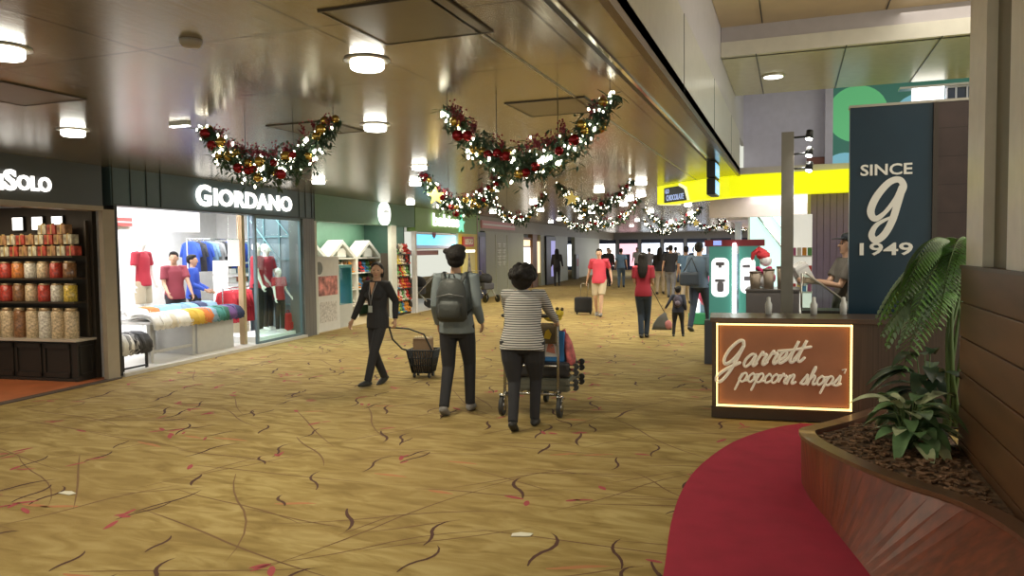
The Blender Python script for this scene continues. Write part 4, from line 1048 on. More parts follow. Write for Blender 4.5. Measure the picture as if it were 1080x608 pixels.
# ------------------------------------------------------------------ right foreground
M_mahog = mat('mahogany', (.15, .034, .013), .45, noise=((22, 22, 1.2), .38), coat=.05)
M_plank = mat('brown_planks', (.125, .058, .024), .42, noise=((9, 1.5, 9), .25))
M_redc = mat('red_carpet', (.31, .012, .038), .95, noise=((5, 5, 5), .10), bump=((260, 260, 260), .4))
rc = [(-.55, 2.4), (-.57, 3.2), (-.60, 3.77), (-.67, 4.5), (-.69, 5.15), (-.64, 5.78), (-.46, 6.55), (-.17, 7.15), (.08, 7.44), (.6, 7.5), (.6, 2.4)]
o = B().prism([(p.x, p.y) for p in smooth_path(rc[:9], 5)]+[(.75, 7.5), (.95, 7.0), (.75, 6.5), (.3, 5.8), (.2, 5.2), (.45, 4.2), (.7, 2.4)], .002, .010).build('red_carpet', M_redc)
tag(o, 'curved red carpet laid on the patterned floor along the planter', 'carpet')
# planter
foot = [(.60, 2.6), (.50, 3.2), (.44, 3.7), (.37, 4.09), (.30, 4.4), (.24, 4.66), (.195, 4.87), (.13, 5.15), (.085, 5.42), (.07, 5.65), (.13, 5.80), (.30, 5.95), (.50, 6.2), (.72, 6.56), (.98, 6.97)]
outer = [(.965, 2.6), (.95, 3.2), (.90, 3.70), (.77, 4.07), (.52, 4.36), (.33, 4.64), (.20, 4.88), (.10, 5.10), (.055, 5.28), (.055, 5.42), (.13, 5.55), (.30, 5.80), (.50, 6.15), (.72, 6.53), (.98, 6.95)]
po = [(p.x, p.y) for p in smooth_path(outer, 4)]
def inset(P_, d):
    out = []
    for i, p in enumerate(P_):
        a = V(P_[max(i-1, 0)]); c = V(P_[min(i+1, len(P_)-1)]); t = (c-a).normalized(); out.append((p[0]+t.y*d, p[1]-t.x*d))
    return out
pi_ = [(min(x, .975), y) for x, y in inset(po, .10)]
pl = thing('planter', 'curved mahogany planter bed with mulch beside the plank wall', 'planter', (0, 0, 0))
def band(P0, P1, z0, z1, n0=None):
    b = B(); 
    A = [b.bm.verts.new((x, y, z0)) for x, y in P0]; Bv = [b.bm.verts.new((x, y, z1)) for x, y in P0]
    C_ = [b.bm.verts.new((x, y, z1)) for x, y in P1]; D = [b.bm.verts.new((x, y, z0)) for x, y in P1]
    for i in range(len(P0)-1):
        b._f([A[i], A[i+1], Bv[i+1], Bv[i]]); b._f([Bv[i], Bv[i+1], C_[i+1], C_[i]]); b._f([C_[i], C_[i+1], D[i+1], D[i]]); b._f([D[i], D[i+1], A[i+1], A[i]])
    b._f([A[0], Bv[0], C_[0], D[0]]); b._f([A[-1], D[-1], C_[-1], Bv[-1]])
    return b
fo_ = [(p.x, p.y) for p in smooth_path(foot, 4)]
bw_ = band(inset(po, .012), pi_, 0.011, .395); bw_.bm.verts.ensure_lookup_table()
for i_, v_ in enumerate(bw_.bm.verts):
    if i_ < len(fo_): v_.co = V((*fo_[i_], .011))
bw_.build('side_wall', M_mahog, pl)
band(po, pi_, .395, .42).build('rim', mat('mahogany_rim', (.13, .060, .032), .30, noise=((6, 6, 6), .2), coat=.2), pl)
M_soil = mat('bark_mulch', (.115, .070, .040), .95, noise=((22, 22, 22), .7), bump=((30, 30, 30), 1))
b = B()
inn = [(min(x, .974), y) for x, y in inset(po, .09)]
pts = inn+[(.98, 6.95), (.98, 2.6)]
cx_, cy_ = .75, 5.0
b.prism(pts, .20, .385); so = b.build('soil', M_soil, pl)
b = B(); R = random.Random(2)
def inside(x, y, P_):
    c = False; n = len(P_)
    for i in range(n):
        x1, y1 = P_[i]; x2, y2 = P_[(i+1) % n]
        if (y1 > y) != (y2 > y) and x < (x2-x1)*(y-y1)/(y2-y1)+x1: c = not c
    return c
inn2 = inset(po, .14)+[(.94, 6.9), (.94, 2.6)]
for i in range(1500):
    x, y = R.uniform(.1, .95), R.uniform(3, 6.8)
    if not inside(x, y, inn2): continue
    Mx = Matrix.Translation((x, y, .388+R.uniform(0, .012))) @ Matrix.Rotation(R.uniform(0, 6), 4, 'Z') @ Matrix.Rotation(R.uniform(-.5, .5), 4, 'X')
    b.box(-R.uniform(.012, .03), R.uniform(.012, .03), -.008, .008, -.004, .006, M=Mx)
o = b.build('bark_chips', mat('bark_chip', (.20, .115, .065), .9, noise=((15, 15, 15), .5)), pl); o['kind'] = 'stuff'

# plank wall and post
WX = .985
pw = B()
for i in range(7):
    z0 = .0+i*.2155
    pw.box(WX, WX+.20, 1.6, 5.40, z0+.004, z0+.2115, .006)
pw.box(WX+.012, WX+.19, 1.6, 5.39, 0, 1.5)
struct(pw.build('wall_right', M_plank))
struct(B().box(WX-.004, WX+.21, 1.6, 5.41, 1.5, 1.52).build('trim_40', mat('dark_cap', (.085, .050, .028), .4)))
M_cream = mat('cream_metal', (.85, .83, .73), .35, .0)
col = thing('steel_column', 'cream steel column with a recessed dark bronze web on the plank wall', 'column', (WX, 0, 1.52))
B().box(.02, .19, 4.93, 5.36, 0, 2.73).build('flange', M_cream, col)
B().box(.02, .19, 3.2, 4.42, 0, 2.73).build('flange', M_cream, col)
B().box(.075, .17, 4.42, 4.93, 0, 2.73).build('web', mat('olive_bronze_web', (.17, .15, .09), .45, .2), col)

# plants
M_fern = mat('fern_green', (.16, .34, .08), .5, noise=((20, 20, 20), .35)); M_fern2 = mat('dull_fern_green', (.24, .34, .20), .55, noise=((15, 15, 15), .3))
M_lily = mat('lily_green', (.15, .27, .12), .4, noise=((10, 10, 10), .4)); M_lilyl = mat('pale_lily_leaf', (.55, .62, .38), .4, noise=((10, 10, 10), .3))
M_stem = mat('green_stem', (.10, .16, .05), .6)
def frond(b, bs, p0, d, L, droop, lw, n=26, lf=.11):
    d = V(d).normalized(); prev = None; R_ = random
    pts = []
    for i in range(n+1):
        t = i/n; pts.append(V(p0)+d*L*t+V((0, 0, -1))*droop*L*t*t*1.0)
    bs.tube(pts, [.006*(1-.8*i/n)+.001 for i in range(n+1)], 5)
    for i in range(3, n):
        t = i/n; tg = (pts[i+1]-pts[i-1]).normalized(); sd = tg.cross(V((0, 0, 1))).normalized()
        ll = lf*math.sin(PI*min(1, .12+t*.88))**.6
        for s in (-1, 1):
            b.leaf(pts[i], sd*s+tg*.35+V((0, 0, -.25)), ll, lw, .25, 3)
fp = thing('potted_fern_palm', 'tall arching fern palm growing at the end of the plank wall', 'fern', (1.06, 5.95, .386))
b1 = B(); b2 = B(); bs = B(); R = random.Random(9); random.seed(4)
for i in range(30):
    az = PI*1.02+R.uniform(-1.5, 1.1); ln = R.uniform(.42, .66)
    bz = R.uniform(.90, 1.32)
    bx, by = R.uniform(-.06, .06), R.uniform(-.06, .06)
    frond(b1 if i % 2 else b2, bs, (bx, by, bz), (math.cos(az), math.sin(az), R.uniform(.35, 1.0)), ln, R.uniform(1.0, 1.5), .0125, lf=.125)
for i in range(7): bs.tube([(R.uniform(-.05, .05), R.uniform(-.05, .05), 0), (R.uniform(-.08, .08), R.uniform(-.08, .08), .6), (R.uniform(-.06, .06), R.uniform(-.06, .06), 1.05)], [.014, .012, .008], 6)
b1.build('bright_fronds', M_fern, fp, fix=False); b2.build('dull_fronds', M_fern2, fp, fix=False); bs.build('stems', M_stem, fp)
# middle dark broadleaf
def broadleaf(label, loc, n, Lr, mats, seed, name, spread=1.0, wd=.045, h=.35, az0=0, azr=2*PI):
    t = thing(name, label, 'plant', loc); R = random.Random(seed); bb = [B() for _ in mats]; st = B()
    for i in range(n):
        az = az0+R.uniform(-azr/2, azr/2); hh = R.uniform(.15, 1)*h; rad = R.uniform(.3, 1)*.10*spread
        p = V((math.cos(az)*rad, math.sin(az)*rad, hh)); st.tube([(math.cos(az)*.02, math.sin(az)*.02, 0), p*.6, p], [.006, .005, .004], 5)
        k = 0 if R.random() < .62 or len(mats) < 2 else 1
        bb[k].leaf(p, (math.cos(az), math.sin(az), R.uniform(.1, .9)), R.uniform(*Lr), wd*R.uniform(.8, 1.2), R.uniform(.4, .9), 7, fold=.3)
    for q, (bx, mm) in enumerate(zip(bb, mats)):
        bx.build('leaves' if q == 0 else 'pale_leaves', mm, t, fix=False)
    st.build('stems', M_stem, t); return t
broadleaf('peace lily with glossy green and pale leaves in front of the fern', (.69, 5.22, .385), 60, (.17, .28), [M_lily, M_lilyl], 3, 'peace_lily', 1.15, .052, .30)
broadleaf('dark broad leaved plant between the fern and the peace lily', (.84, 5.60, .385), 34, (.22, .34), [mat('dark_leaf', (.03, .06, .03), .35, noise=((8, 8, 8), .4)), mat('grey_green_leaf', (.16, .22, .15), .4)], 8, 'broad_leaved_plant', 1.0, .05, .55, PI, 4.6)

# ------------------------------------------------------------------ popcorn counter
CR = math.radians(5)
ct = thing('shop_counter', 'dark brown ribbed shop counter carrying the glowing popcorn shop sign', 'counter', (-.72, 7.48, 0), CR)
B().box(0, 2.3, 0, .55, .012, .93).build('body', mat('dark_ribbed_front', (.060, .038, .025), .45, noise=((70, 1, 1), .35)), ct)
B().box(-.02, 2.32, -.02, .57, .93, .975, .004).build('top', mat('dark_brown_top', (.075, .048, .034), .3), ct)
B().box(-.005, 2.3, -.03, 0, .012, .12).build('plinth', mat('black_brown', (.03, .02, .014), .5), ct)
sg = thing('illuminated_sign', 'glowing framed copper sign reading Garrett popcorn shops on the counter front', 'sign', (-.72+.02, 7.48, 0), CR)
LED = glow('warm_led', (1, .60, .18), 2.3)
X0, X1, Z0, Z1 = .02, 1.215, .135, .925
B().box(X0, X1, -.045, -.002, Z0, Z1).build('back_box', mat('dark_box', (.05, .03, .02), .5), sg)
fr = B(); t_ = .014
for a in ((X0, X1, Z0, Z0+t_), (X0, X1, Z1-t_, Z1), (X0, X0+t_, Z0, Z1), (X1-t_, X1, Z0, Z1)): fr.box(a[0], a[1], -.085, -.045, a[2], a[3])
fr.build('led_frame', LED, sg)
B().box(X0+t_+.012, X1-t_-.012, -.058, -.045, Z0+t_+.012, Z1-t_-.012).build('copper_panel', mat('copper_panel', (.40, .17, .085), .5, .1, noise=((3, 3, 3), .12)), sg)
M_let = mat('cream_letter', (.72, .66, .52), .5, emit=(.85, .75, .55), es=.16)
b = B(); script_text(b, 'G', .045, .495, .115, .0175, -.070, .35, .10); script_text(b, 'arrett', .255, .515, .112, .0145, -.070, .38, .13)
b.tube([(.58, -.072, .675), (.72, -.072, .69), (.86, -.072, .72)], .014, 6, rnd=True)
b.build('script_lettering', M_let, sg)
b = B(); script_text(b, 'popcorn shops', .22, .375, .083, .0115, -.070, .30, -.01); b.tube([(1.13, -.070, .51), (1.165, -.070, .52), (1.15, -.070, .48)], .008, 6)
b.build('small_script_lettering', M_let, sg)
for sc_ in (.0,):
    pass
# blue pillar
bp = thing('sign_pillar', 'dark blue pillar reading SINCE 1949 with a large script g', 'pillar', (.55, 8.6, 0))
M_blue = mat('navy_blue_board', (.008, .030, .052), .28, noise=((2, 2, 2), .1))
B().box(0, .80, 0, .12, .0, 3.06).build('board', M_blue, bp)
B().box(-.01, 1.25, -.01, .14, 3.06, 3.085).build('cap', M_alu, bp)
M_ivory = mat('ivory_letter', (.70, .68, .60), .5, emit=(.8, .78, .68), es=.12)
fit_text('lettering', 'SINCE', M_ivory, bp, .10, .575, 2.36, 2.475, -.012, ext=.004, off=.02)
fit_text('lettering', '1949', M_ivory, bp, .10, .59, 1.545, 1.675, -.012, ext=.004, off=.02)
b = B()
gp = [(.485, 2.20), (.46, 2.30), (.38, 2.315), (.27, 2.22), (.19, 2.05), (.20, 1.93), (.29, 1.93), (.40, 2.03), (.475, 2.17)]
b.tube([(p.x, -.012, p.y) for p in smooth_path(gp, 5)], [(.036-.008*math.cos(i*.5), .006) for i in range(len(smooth_path(gp, 5)))], 8, up=(0, 1, 0), rnd=True) if False else None
def ribbon(b, path, widths, y0=-.016, y1=-.001):
    P_ = smooth_path(path, 6); n = len(P_); m_ = len(widths)-1; prev = None
    for i, p in enumerate(P_):
        t = i/(n-1)*m_; k = min(int(t), m_-1); wd = widths[k]*(1-(t-k))+widths[k+1]*(t-k)
        d = (P_[min(i+1, n-1)]-P_[max(i-1, 0)]).normalized(); nn = V((-d.y, d.x, 0))*wd
        a, c = p+nn, p-nn
        q = [b.bm.verts.new((a.x, y0, a.y)), b.bm.verts.new((c.x, y0, c.y)), b.bm.verts.new((c.x, y1, c.y)), b.bm.verts.new((a.x, y1, a.y))]
        if prev:
            for j in range(4): b._f([prev[j], prev[(j+1) % 4], q[(j+1) % 4], q[j]])
        else: b._f(q)
        prev = q
    b._f(prev[::-1])
ribbon(b, [(.475, 2.14), (.50, 2.24), (.455, 2.31), (.36, 2.28), (.25, 2.14), (.20, 2.0), (.24, 1.92), (.33, 1.98), (.43, 2.12), (.485, 2.24)], [.018, .03, .03, .034, .036, .036, .03, .02, .022, .03])
ribbon(b, [(.50, 2.26), (.45, 2.08), (.40, 1.90), (.33, 1.76), (.25, 1.70), (.21, 1.76), (.26, 1.86), (.38, 1.93)], [.03, .034, .034, .034, .034, .03, .022, .012], -.017, -.001)
b.build('script_g', M_ivory, bp)
M_wtile = mat('dark_wood_tile', (.045, .026, .022), .4, noise=((3, 3, 3), .3), stripe=(2, .28, (.025, .014, .01), .03))
B().box(.80, 1.9, -.0, .12, 0, 3.06).build('wood_side', M_wtile, bp)
B().box(.755, .80, -.03, .0, 0, 3.06).build('corner_strip', mat('dark_bronze_strip', (.06, .045, .035), .3, .3), bp)
# slim post with track spots
ps = thing('signal_post', 'slim grey steel post rising behind the popcorn counter', 'post', (-.055, 8.95, 0))
B().box(-.065, .065, -.05, .05, 0, 2.90, .004).build('shaft', mat('warm_grey_steel', (.24, .225, .19), .4, .2), ps)
B().box(-.1, .1, -.1, .1, 0, .02).build('base_plate', M_black, ps)
for k, z in enumerate((2.84, 2.66, 2.50)):
    o = thing('track_spotlight', 'small black spotlight on the grey post, %s' % ('topmost of three', 'middle of three', 'lowest of three')[k], 'spotlight', (.06+.03*k % .1, 8.95, z), 0, 'black spotlights on the grey post')
    o.location = (.01, 8.95, z)
    B().tube([(0, 0, 0), (.12, -.03, 0)], .012, 6).build('bracket', M_black, o)
    B().tube([(.16, -.05, .06), (.15, -.07, -.03)], [.035, .042], 12).build('housing', M_black, o)
    l = bpy.data.lights.new('spot_bulb', 'SPOT'); l.energy = 45; l.spot_size = 1.6; l.spot_blend = .6; l.color = (1, .95, .85); l.shadow_soft_size = .04
    lo = bpy.data.objects.new('spot_bulb', l); COL.objects.link(lo); lo.parent = o; lo.location = (.16, -.05, -.06); lo.rotation_euler = (.25, .25, 0)
    B().tube([(.15, -.07, -.031), (.148, -.073, -.04)], [.036, .030], 12).build('lens', M_lampglow, o)

# ------------------------------------------------------------------ yellow band chocolate shop
M_yel = mat('yellow_lightbox', (.75, .78, .02), .4, emit=(.80, .82, .0), es=.95)
M_pale = mat('pale_edge', (.8, .8, .45), .4, emit=(.9, .9, .5), es=.9)
yb = thing('yellow_fascia_sign', 'glowing yellow shop fascia band running behind the grey post', 'shop sign', (0, 0, 0))
bandp = [(-2.32, 14.75), (-2.38, 14.35), (-1.7, 13.45), (-.96, 12.78), (.05, 12.55), (.8, 12.42), (4.5, 12.2)]
bq = [(-2.0, 14.75), (-2.05, 14.45), (-1.5, 13.7), (-.86, 13.08), (.1, 12.85), (.85, 12.72), (4.5, 12.5)]
b = B()
for i in range(1, 6): 
    A, C_ = bandp[i], bandp[i+1]; D, E_ = bq[i], bq[i+1]
    lo = [b.bm.verts.new((*p, 2.46)) for p in (A, C_, E_, D)]; hi = [b.bm.verts.new((*p, 2.795)) for p in (A, C_, E_, D)]
    b._f(lo[::-1]); b._f(hi)
    for j in range(4): b._f([lo[j], lo[(j+1) % 4], hi[(j+1) % 4], hi[j]])
b.build('light_band', M_yel, yb)
A, C_ = bandp[0], bandp[1]
b = B(); b.prism([A, C_, bq[1], bq[0]], 2.46, 2.795); b.build('end_cap', M_pale, yb)
# black GO CHOCOLATE board lying on the diagonal face
d_ = V((bandp[2][0]-bandp[1][0], bandp[2][1]-bandp[1][1])).normalized(); ang = math.atan2(d_.y, d_.x)
bd = thing('chocolate_shop_board', 'black angular board with pale blue writing on the left end of the yellow band', 'sign board', (bandp[1][0]+d_.x*.02, bandp[1][1]+d_.y*.02, 0), ang)
B().slab([(.30, 2.47), (.30, 2.74), (.83, 2.74), (1.02, 2.67), (1.12, 2.47)], -.035, -.005).build('board', M_black, bd)
B().slab([(.83, 2.78), (.83, 2.74), (1.02, 2.67), (1.12, 2.47), (1.17, 2.47), (1.07, 2.70), (.86, 2.78)], -.03, -.005).build('pale_edge', M_pale, bd)
fit_text('lettering', 'GO', mat('pale_blue_letter', (.4, .5, .8), .5, emit=(.5, .62, 1), es=.7), bd, .36, .50, 2.63, 2.71, -.04, ext=.004, off=.004)
fit_text('lettering', 'CHOCOLATE', mat('pale_blue_letter', (.4, .5, .8)), bd, .40, 1.02, 2.50, 2.60, -.04, ext=.004, off=.004)
# hanging direction signs
for k, (z0, z1) in enumerate(((2.58, 2.79), (2.35, 2.56))):
    o = thing('direction_sign', '%s black direction sign box with a blue side hanging before the yellow band' % ('upper', 'lower')[k], 'direction sign', (-1.02, 10.7, 0), 0)
    B().box(-.055, .055, -.3, .3, z0, z1).build('box', mat('sign_black', (.025, .03, .035), .4), o)
    B().box(.055, .060, -.28, .28, z0+.02, z1-.02).build('lit_face', glow('sky_blue_face', (.12, .55, .95), 1.1), o)
    B().slab([(0, 0), (0, .001), (.001, 0)], 0, .001) if False else None
    b = B(); M_ = Matrix.Rotation(PI/2, 4, 'Z')
    zc = (z0+z1)/2
    b.box(.060, .062, -.12, .10, zc-.012, zc+.012); b.box(.060, .062, .06, .09, zc-.05, zc+.05); b.box(.060, .062, -.2, -.16, zc-.06, zc+.06)
    b.build('white_pictogram', mat('white_mark2', (.85, .9, .9), .4, emit=(.8, .9, 1), es=.6), o)
    B().box(-.05, .05, -.02, .02, z1, z1+.021).build('bracket', M_alu, o)
# shop interior
M_pinkb = mat('pinkish_beam', (.62, .50, .47), .45)
struct(B().box(-1.6, 3.0, 16.0, 16.2, 2.25, 2.5).build('trim_50', M_pinkb))
struct(B().box(-1.6, 3.0, 16.2, 16.3, 2.5, 2.8).build('trim_51', M_pinkb))
M_aqua = mat('aqua_glass_glow', (.45, .66, .60), .15, emit=(.66, .95, .88), es=.75)  # emission put into the glass stands in for bright shop lighting
gw = thing('aqua_glass_partition', 'pale aqua glass partition with added glow at the back of the chocolate shop', 'glass partition', (-.9, 17.2, 0))
B().box(0, 2.2, 0, .06, 0, 2.6).build('glass_panels', M_aqua, gw)
b = B()
for x in (0, .7, 1.45, 2.2): b.box(x, x+.04, -.02, 0, 0, 2.6)
b.build('mullions', mat('pale_steel', (.6, .65, .62), .3, .5), gw)
b = B(); b.tube([(.2, -.04, 2.3), (1.0, -.04, 1.2)], .02, 6); b.tube([(.35, -.04, 2.5), (1.3, -.04, 1.2)], .015, 6); b.build('stair_rail', M_chrome, gw)
sl = thing('purple_slat_wall', 'purple grey slatted wall panel behind the shop worker', 'wall panel', (.27, 13.0, 0))
B().box(0, 2.5, .02, .1, 0, 2.79).build('backing', mat('deep_purple', (.06, .045, .08), .6), sl)
b = B()
for i in range(26): b.box(i*.096, i*.096+.090, -.01, .02, 0, 2.79)
b.build('slats', mat('purple_grey_slat', (.21, .155, .26), .5), sl)
B().box(-.05, 0, -.02, .1, 0, 2.79).build('pale_edge_trim', mat('gold_edge', (.45, .40, .25), .4), sl)
for i, (x, y) in enumerate(((-.7, 13.4), (-.2, 13.3), (-1.3, 14.4), (.05, 14.2), (-1.0, 15.2), (-.1, 15.2), (-1.9, 16.5), (-1.5, 18.2))):
    o = dup(lamp, (x, y, ZC), 0, 'small downlight in the chocolate shop ceiling, %s nearest to the camera' % ORD[i], 'chocolate shop downlights', .55)
    for c in list(o.children):
        if c.type == 'LIGHT': bpy.data.objects.remove(c)
# display shelving behind post
o = thing('sweets_display_stand', 'white display stand with small packets right of the grey post', 'display stand', (-.02, 11.2, 0))
for z in (.2, .7, 1.0, 1.25, 1.5): B().box(0, .28, 0, .35, z, z+.02).build('shelf', M_tblw, o)
B().box(-.02, 0, 0, .35, .0, 1.75).build('side_panel', M_tblw, o); B().box(0, .28, .34, .36, 0, 2.1).build('back_panel', glow('gold_panel_glow', (.95, .93, .80), .45), o)  # glow put into the back panel to lift its tone
for r_, z in enumerate((1.02, 1.27, 1.52)):
    for k in range(4):
        ci = (r_*3+k*2) % 9
        ob = B().box(-.028, .028, -.03, .03, 0, .11, .004).build('sweet_packet', mat('plush_'+TN[ci], TC[ci]), None, (.02+k*.068, 11.28, z))
        tag(ob, '%s packet on the %s shelf of the white display stand, %s from its left' % (TN[ci], ('lower', 'middle', 'upper')[r_], ORD[k]), 'packet', 'packets on the white display stand')
# counter box behind, tubs, toy
o = thing('grey_counter_cabinet', 'plain grey brown counter cabinet behind the popcorn sign', 'cabinet', (-.52, 9.5, 0), 0)
B().box(0, .60, 0, .7, .0, 1.12).build('body', mat('grey_brown_laminate', (.15, .135, .13), .5), o); B().box(-.01, .61, -.01, .71, 1.12, 1.14).build('top', mat('grey_brown_top', (.13, .115, .105), .4), o)
for k in range(3):
    o = thing('paper_tub', 'tan paper popcorn tub on the grey cabinet, %s from the left' % ORD[k], 'tub', (-.42+k*.155, 9.62, 1.14), 0, 'paper tubs on the grey cabinet')
    B().lathe((0, 0, 0), [(.0, 0), (.055, 0), (.066, .20+.03*k), (.0, .20+.03*k)], 14).build('tub_body', mat('tan_paper', (.34, .27, .20), .7), o)
    B().lathe((0, 0, .20+.03*k), [(.069, -.01), (.069, .012), (.0, .016)], 14).build('lid', mat('brown_paper_lid', (.16, .11, .08), .6), o)
o = thing('stuffed_toy', 'red and white stuffed toy sitting behind the paper tubs', 'stuffed toy', (-.34, 9.95, 1.14), 0)
b = B(); b.ell((0, 0, .12), (.10, .08, .12)); b.ell((.03, -.01, .33), (.075, .07, .07)); b.build('body', mat('white_plush', (.7, .68, .68), .9), o)
b = B(); b.ell((.0, .0, .40), (.085, .08, .06)); b.tube([(0, 0, .42), (-.05, 0, .47), (-.12, 0, .42), (-.13, 0, .36)], [.06, .045, .03, .02], 8, rnd=True); b.build('hat', mat('red_plush', (.55, .04, .05), .9), o)
b = B(); b.tube([(-.06, -.06, .24), (.0, -.09, .2), (.08, -.06, .24)], .03, 8, rnd=True); b.ell((.1, 0, .12), (.05, .05, .07)); b.build('scarf', mat('crimson_plush', (.42, .02, .10), .9), o)
# glass display case with sloping front
o = thing('glass_display_case', 'sloping glass display case in front of the shop worker', 'display case', (.10, 9.05, 0))
B().box(0, .50, .0, .45, 0, .93).build('base', mat('dark_grey_case', (.05, .048, .045), .5), o)
B().slab([(0, .93), (0, 1.33), (.05, 1.33), (.50, 1.0), (.50, .93)], .02, .028).build('glass_side', glass(), o)
b = B(); b.tube([(0, .02, .93), (0, .02, 1.34), (.05, .02, 1.34), (.50, .02, .99)], .009, 6); b.tube([(0, .42, .93), (0, .42, 1.34), (.05, .42, 1.34), (.50, .42, .99)], .009, 6); b.tube([(.05, .02, 1.34), (.05, .42, 1.34)], .009, 6)
b.build('metal_edges', M_alu, o)
for k in range(3):
    ob = B().lathe((0, 0, 0), [(.0, 0), (.03, 0), (.034, .10), (.02, .13), (.018, .17), (.0, .175)], 10).build('squeeze_bottle', mat('translucent_white', (.62, .62, .58), .4), None, (-.22+k*.42 if k < 2 else .47, 7.95+.05*k, .975))
    tag(ob, 'small pale squeeze bottle on the popcorn counter, %s from the left' % ORD[k], 'bottle', 'squeeze bottles on the counter')
# back-lit advertising display with tube
ad = thing('advertising_display', 'green advertising display with red top and rounded white labels behind a bright tube', 'advertising display', (-1.10, 11.0, 0))
B().box(0, .30, 0, .12, 0, 1.66).build('left_panel', mat('green_panel', (.04, .16, .12), .3, emit=(.08, .30, .24), es=.5), ad)
B().box(.40, .68, .02, .14, 0, 1.66).build('right_panel', mat('green_panel', (.04, .16, .12)), ad)
B().box(-.06, .74, -.03, .14, 1.66, 1.75).build('red_header', mat('red_header', (.42, .06, .08), .4), ad)
B().box(.06, .17, -.035, -.03, 1.675, 1.74).build('blue_badge', glow('blue_badge', (.15, .3, .9), 1.0), ad)
b = B(); 
def rrect(x0, x1, z0, z1, r, n=5):
    P_ = []
    for cx, cz, a0 in ((x1-r, z1-r, 0), (x0+r, z1-r, PI/2), (x0+r, z0+r, PI), (x1-r, z0+r, 1.5*PI)):
        for i in range(n+1): a = a0+PI/2*i/n; P_.append((cx+r*math.cos(a), cz+r*math.sin(a)))
    return P_
B().slab(rrect(.03, .27, .95, 1.50, .08), -.012, 0).build('white_label', glow('label_glow', (1, 1, 1), 1.1), ad)
B().slab(rrect(.42, .62, 1.0, 1.50, .08), .008, .02).build('white_label', glow('label_glow', (1, 1, 1), 1.1), ad)
b = B(); b.slab(rrect(.09, .21, 1.39, 1.44, .02), -.02, -.012); b.box(.13, .17, -.02, -.012, 1.36, 1.40); b.slab(rrect(.08, .22, 1.16, 1.20, .015), -.02, -.012); b.slab(rrect(.11, .2, 1.02, 1.16, .03), -.02, -.012)
b.box(.45, .55, .0, .008, 1.36, 1.40); b.box(.47, .57, .0, .008, 1.18, 1.24)
b.build('grey_print', mat('print_grey', (.25, .24, .27), .5), ad)
B().tube([(.345, -.03, .55), (.345, -.03, 1.68)], .028, 10, rnd=True).build('light_tube', glow('tube_glow', (.95, 1, 1), 6), ad)
B().box(-.06, .74, -.05, .16, 0, .62).build('base_cabinet', mat('slate_base', (.06, .065, .08), .4), ad)
for k in range(2):
    ob = B().box(-.10, .10, -.08, .08, 0, .22+.08*k, .02).build('paper_bag_stack', mat('bluish_white_paper', (.62, .64, .72), .6), None, (-.20+.0*k, 10.2+.35*k, 1.0)) if False else None
# far column glimpse / boxes above
gm = thing('green_wall_mural', 'green wall mural with large soft discs high above the pillar', 'mural', (.62, 15, 0))
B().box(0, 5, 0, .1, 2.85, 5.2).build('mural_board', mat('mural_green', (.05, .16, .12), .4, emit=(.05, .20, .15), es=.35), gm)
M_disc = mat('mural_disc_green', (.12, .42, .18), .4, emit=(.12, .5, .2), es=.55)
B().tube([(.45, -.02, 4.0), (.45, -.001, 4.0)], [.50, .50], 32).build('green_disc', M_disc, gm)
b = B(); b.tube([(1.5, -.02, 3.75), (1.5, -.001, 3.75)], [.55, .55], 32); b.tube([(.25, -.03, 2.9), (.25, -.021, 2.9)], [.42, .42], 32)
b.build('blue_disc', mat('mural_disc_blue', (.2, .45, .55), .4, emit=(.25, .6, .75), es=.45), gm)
o = thing('upper_light_box', 'bright white light box seen above the dark blue pillar', 'light box', (1.65, 12.6, 3.66))
B().box(0, .40, 0, .2, 0, .28).build('lit_box', glow('white_box', (1, 1, 1), 2.2), o); B().box(-.18, 1.2, -.02, .2, .28, .31).build('shade', M_alu, o)
o = thing('upper_window_grid', 'small dark gridded window beside the white light box', 'window grid', (2.08, 12.6, 3.62))
B().box(0, 1, .08, .12, 0, .34).build('dark_pane', mat('dark_glass', (.05, .06, .10), .2), o)
b = B()
for x in (0, .12, .26, .40, .54, .7): b.box(x, x+.02, .05, .08, 0, .34)
b.box(0, 1, .04, .08, .30, .34); b.build('bars', mat('white_bar', (.6, .6, .66), .4), o)
o = thing('red_brown_sign_box', 'small red brown box high behind the track spotlights', 'box', (.22, 13.9, 3.02))
B().box(0, .35, 0, .1, 0, .13).build('box', mat('red_brown', (.18, .06, .05), .5), o); B().box(.02, .33, -.005, 0, .02, .11).build('face', mat('red_brown2', (.24, .09, .07), .5), o)
# farther right side
struct(B().box(-.9, -.8, 19, 57, 0, 2.3).build('wall_right_far', mat('far_wall', (.30, .32, .36), .6)))
struct(B().box(-1.5, -.75, 19, 57, 2.3, 2.8).build('trim_52', M_pinkb))
for i in range(8):
    c, s_ = cs[(i+1) % 5]
    o = thing('lit_shopfront', '%s lit shopfront on the far right wall, %s nearest to the camera' % (cn[(i+1) % 5], ORD[i]), 'shopfront', (-.92, 19.5+i*4.5, 0), 0, 'lit shopfronts on the far right wall')
    B().box(-.05, 0, 0, 3.4, .3, 2.0).build('lit_glass', glow('far_glow_%d' % ((i+1) % 5), c, s_), o)
    B().box(-.08, 0, 3.4, 4.0, 0, 2.25).build('pier', mat('white_column', (.55, .57, .52)), o); B().box(-.2, -.05, .6, 1.4, 0, 1.0).build('display_stand', M_navy, o)
st = thing('promotional_standee', 'tall white and teal promotional standee with a green foot behind the blue dressed person', 'standee', (-1.98, 16.6, 0), -.1)
B().box(0, .12, 0, .10, .25, 1.72, .02).build('white_blade', glow('white_blade', (.95, 1, 1), 1.5), st)
B().box(.12, 1.2, .02, .08, .25, 1.5, .02).build('board', mat('blue_board', (.20, .32, .50), .4, noise=((3, 3, 3), .8)), st)
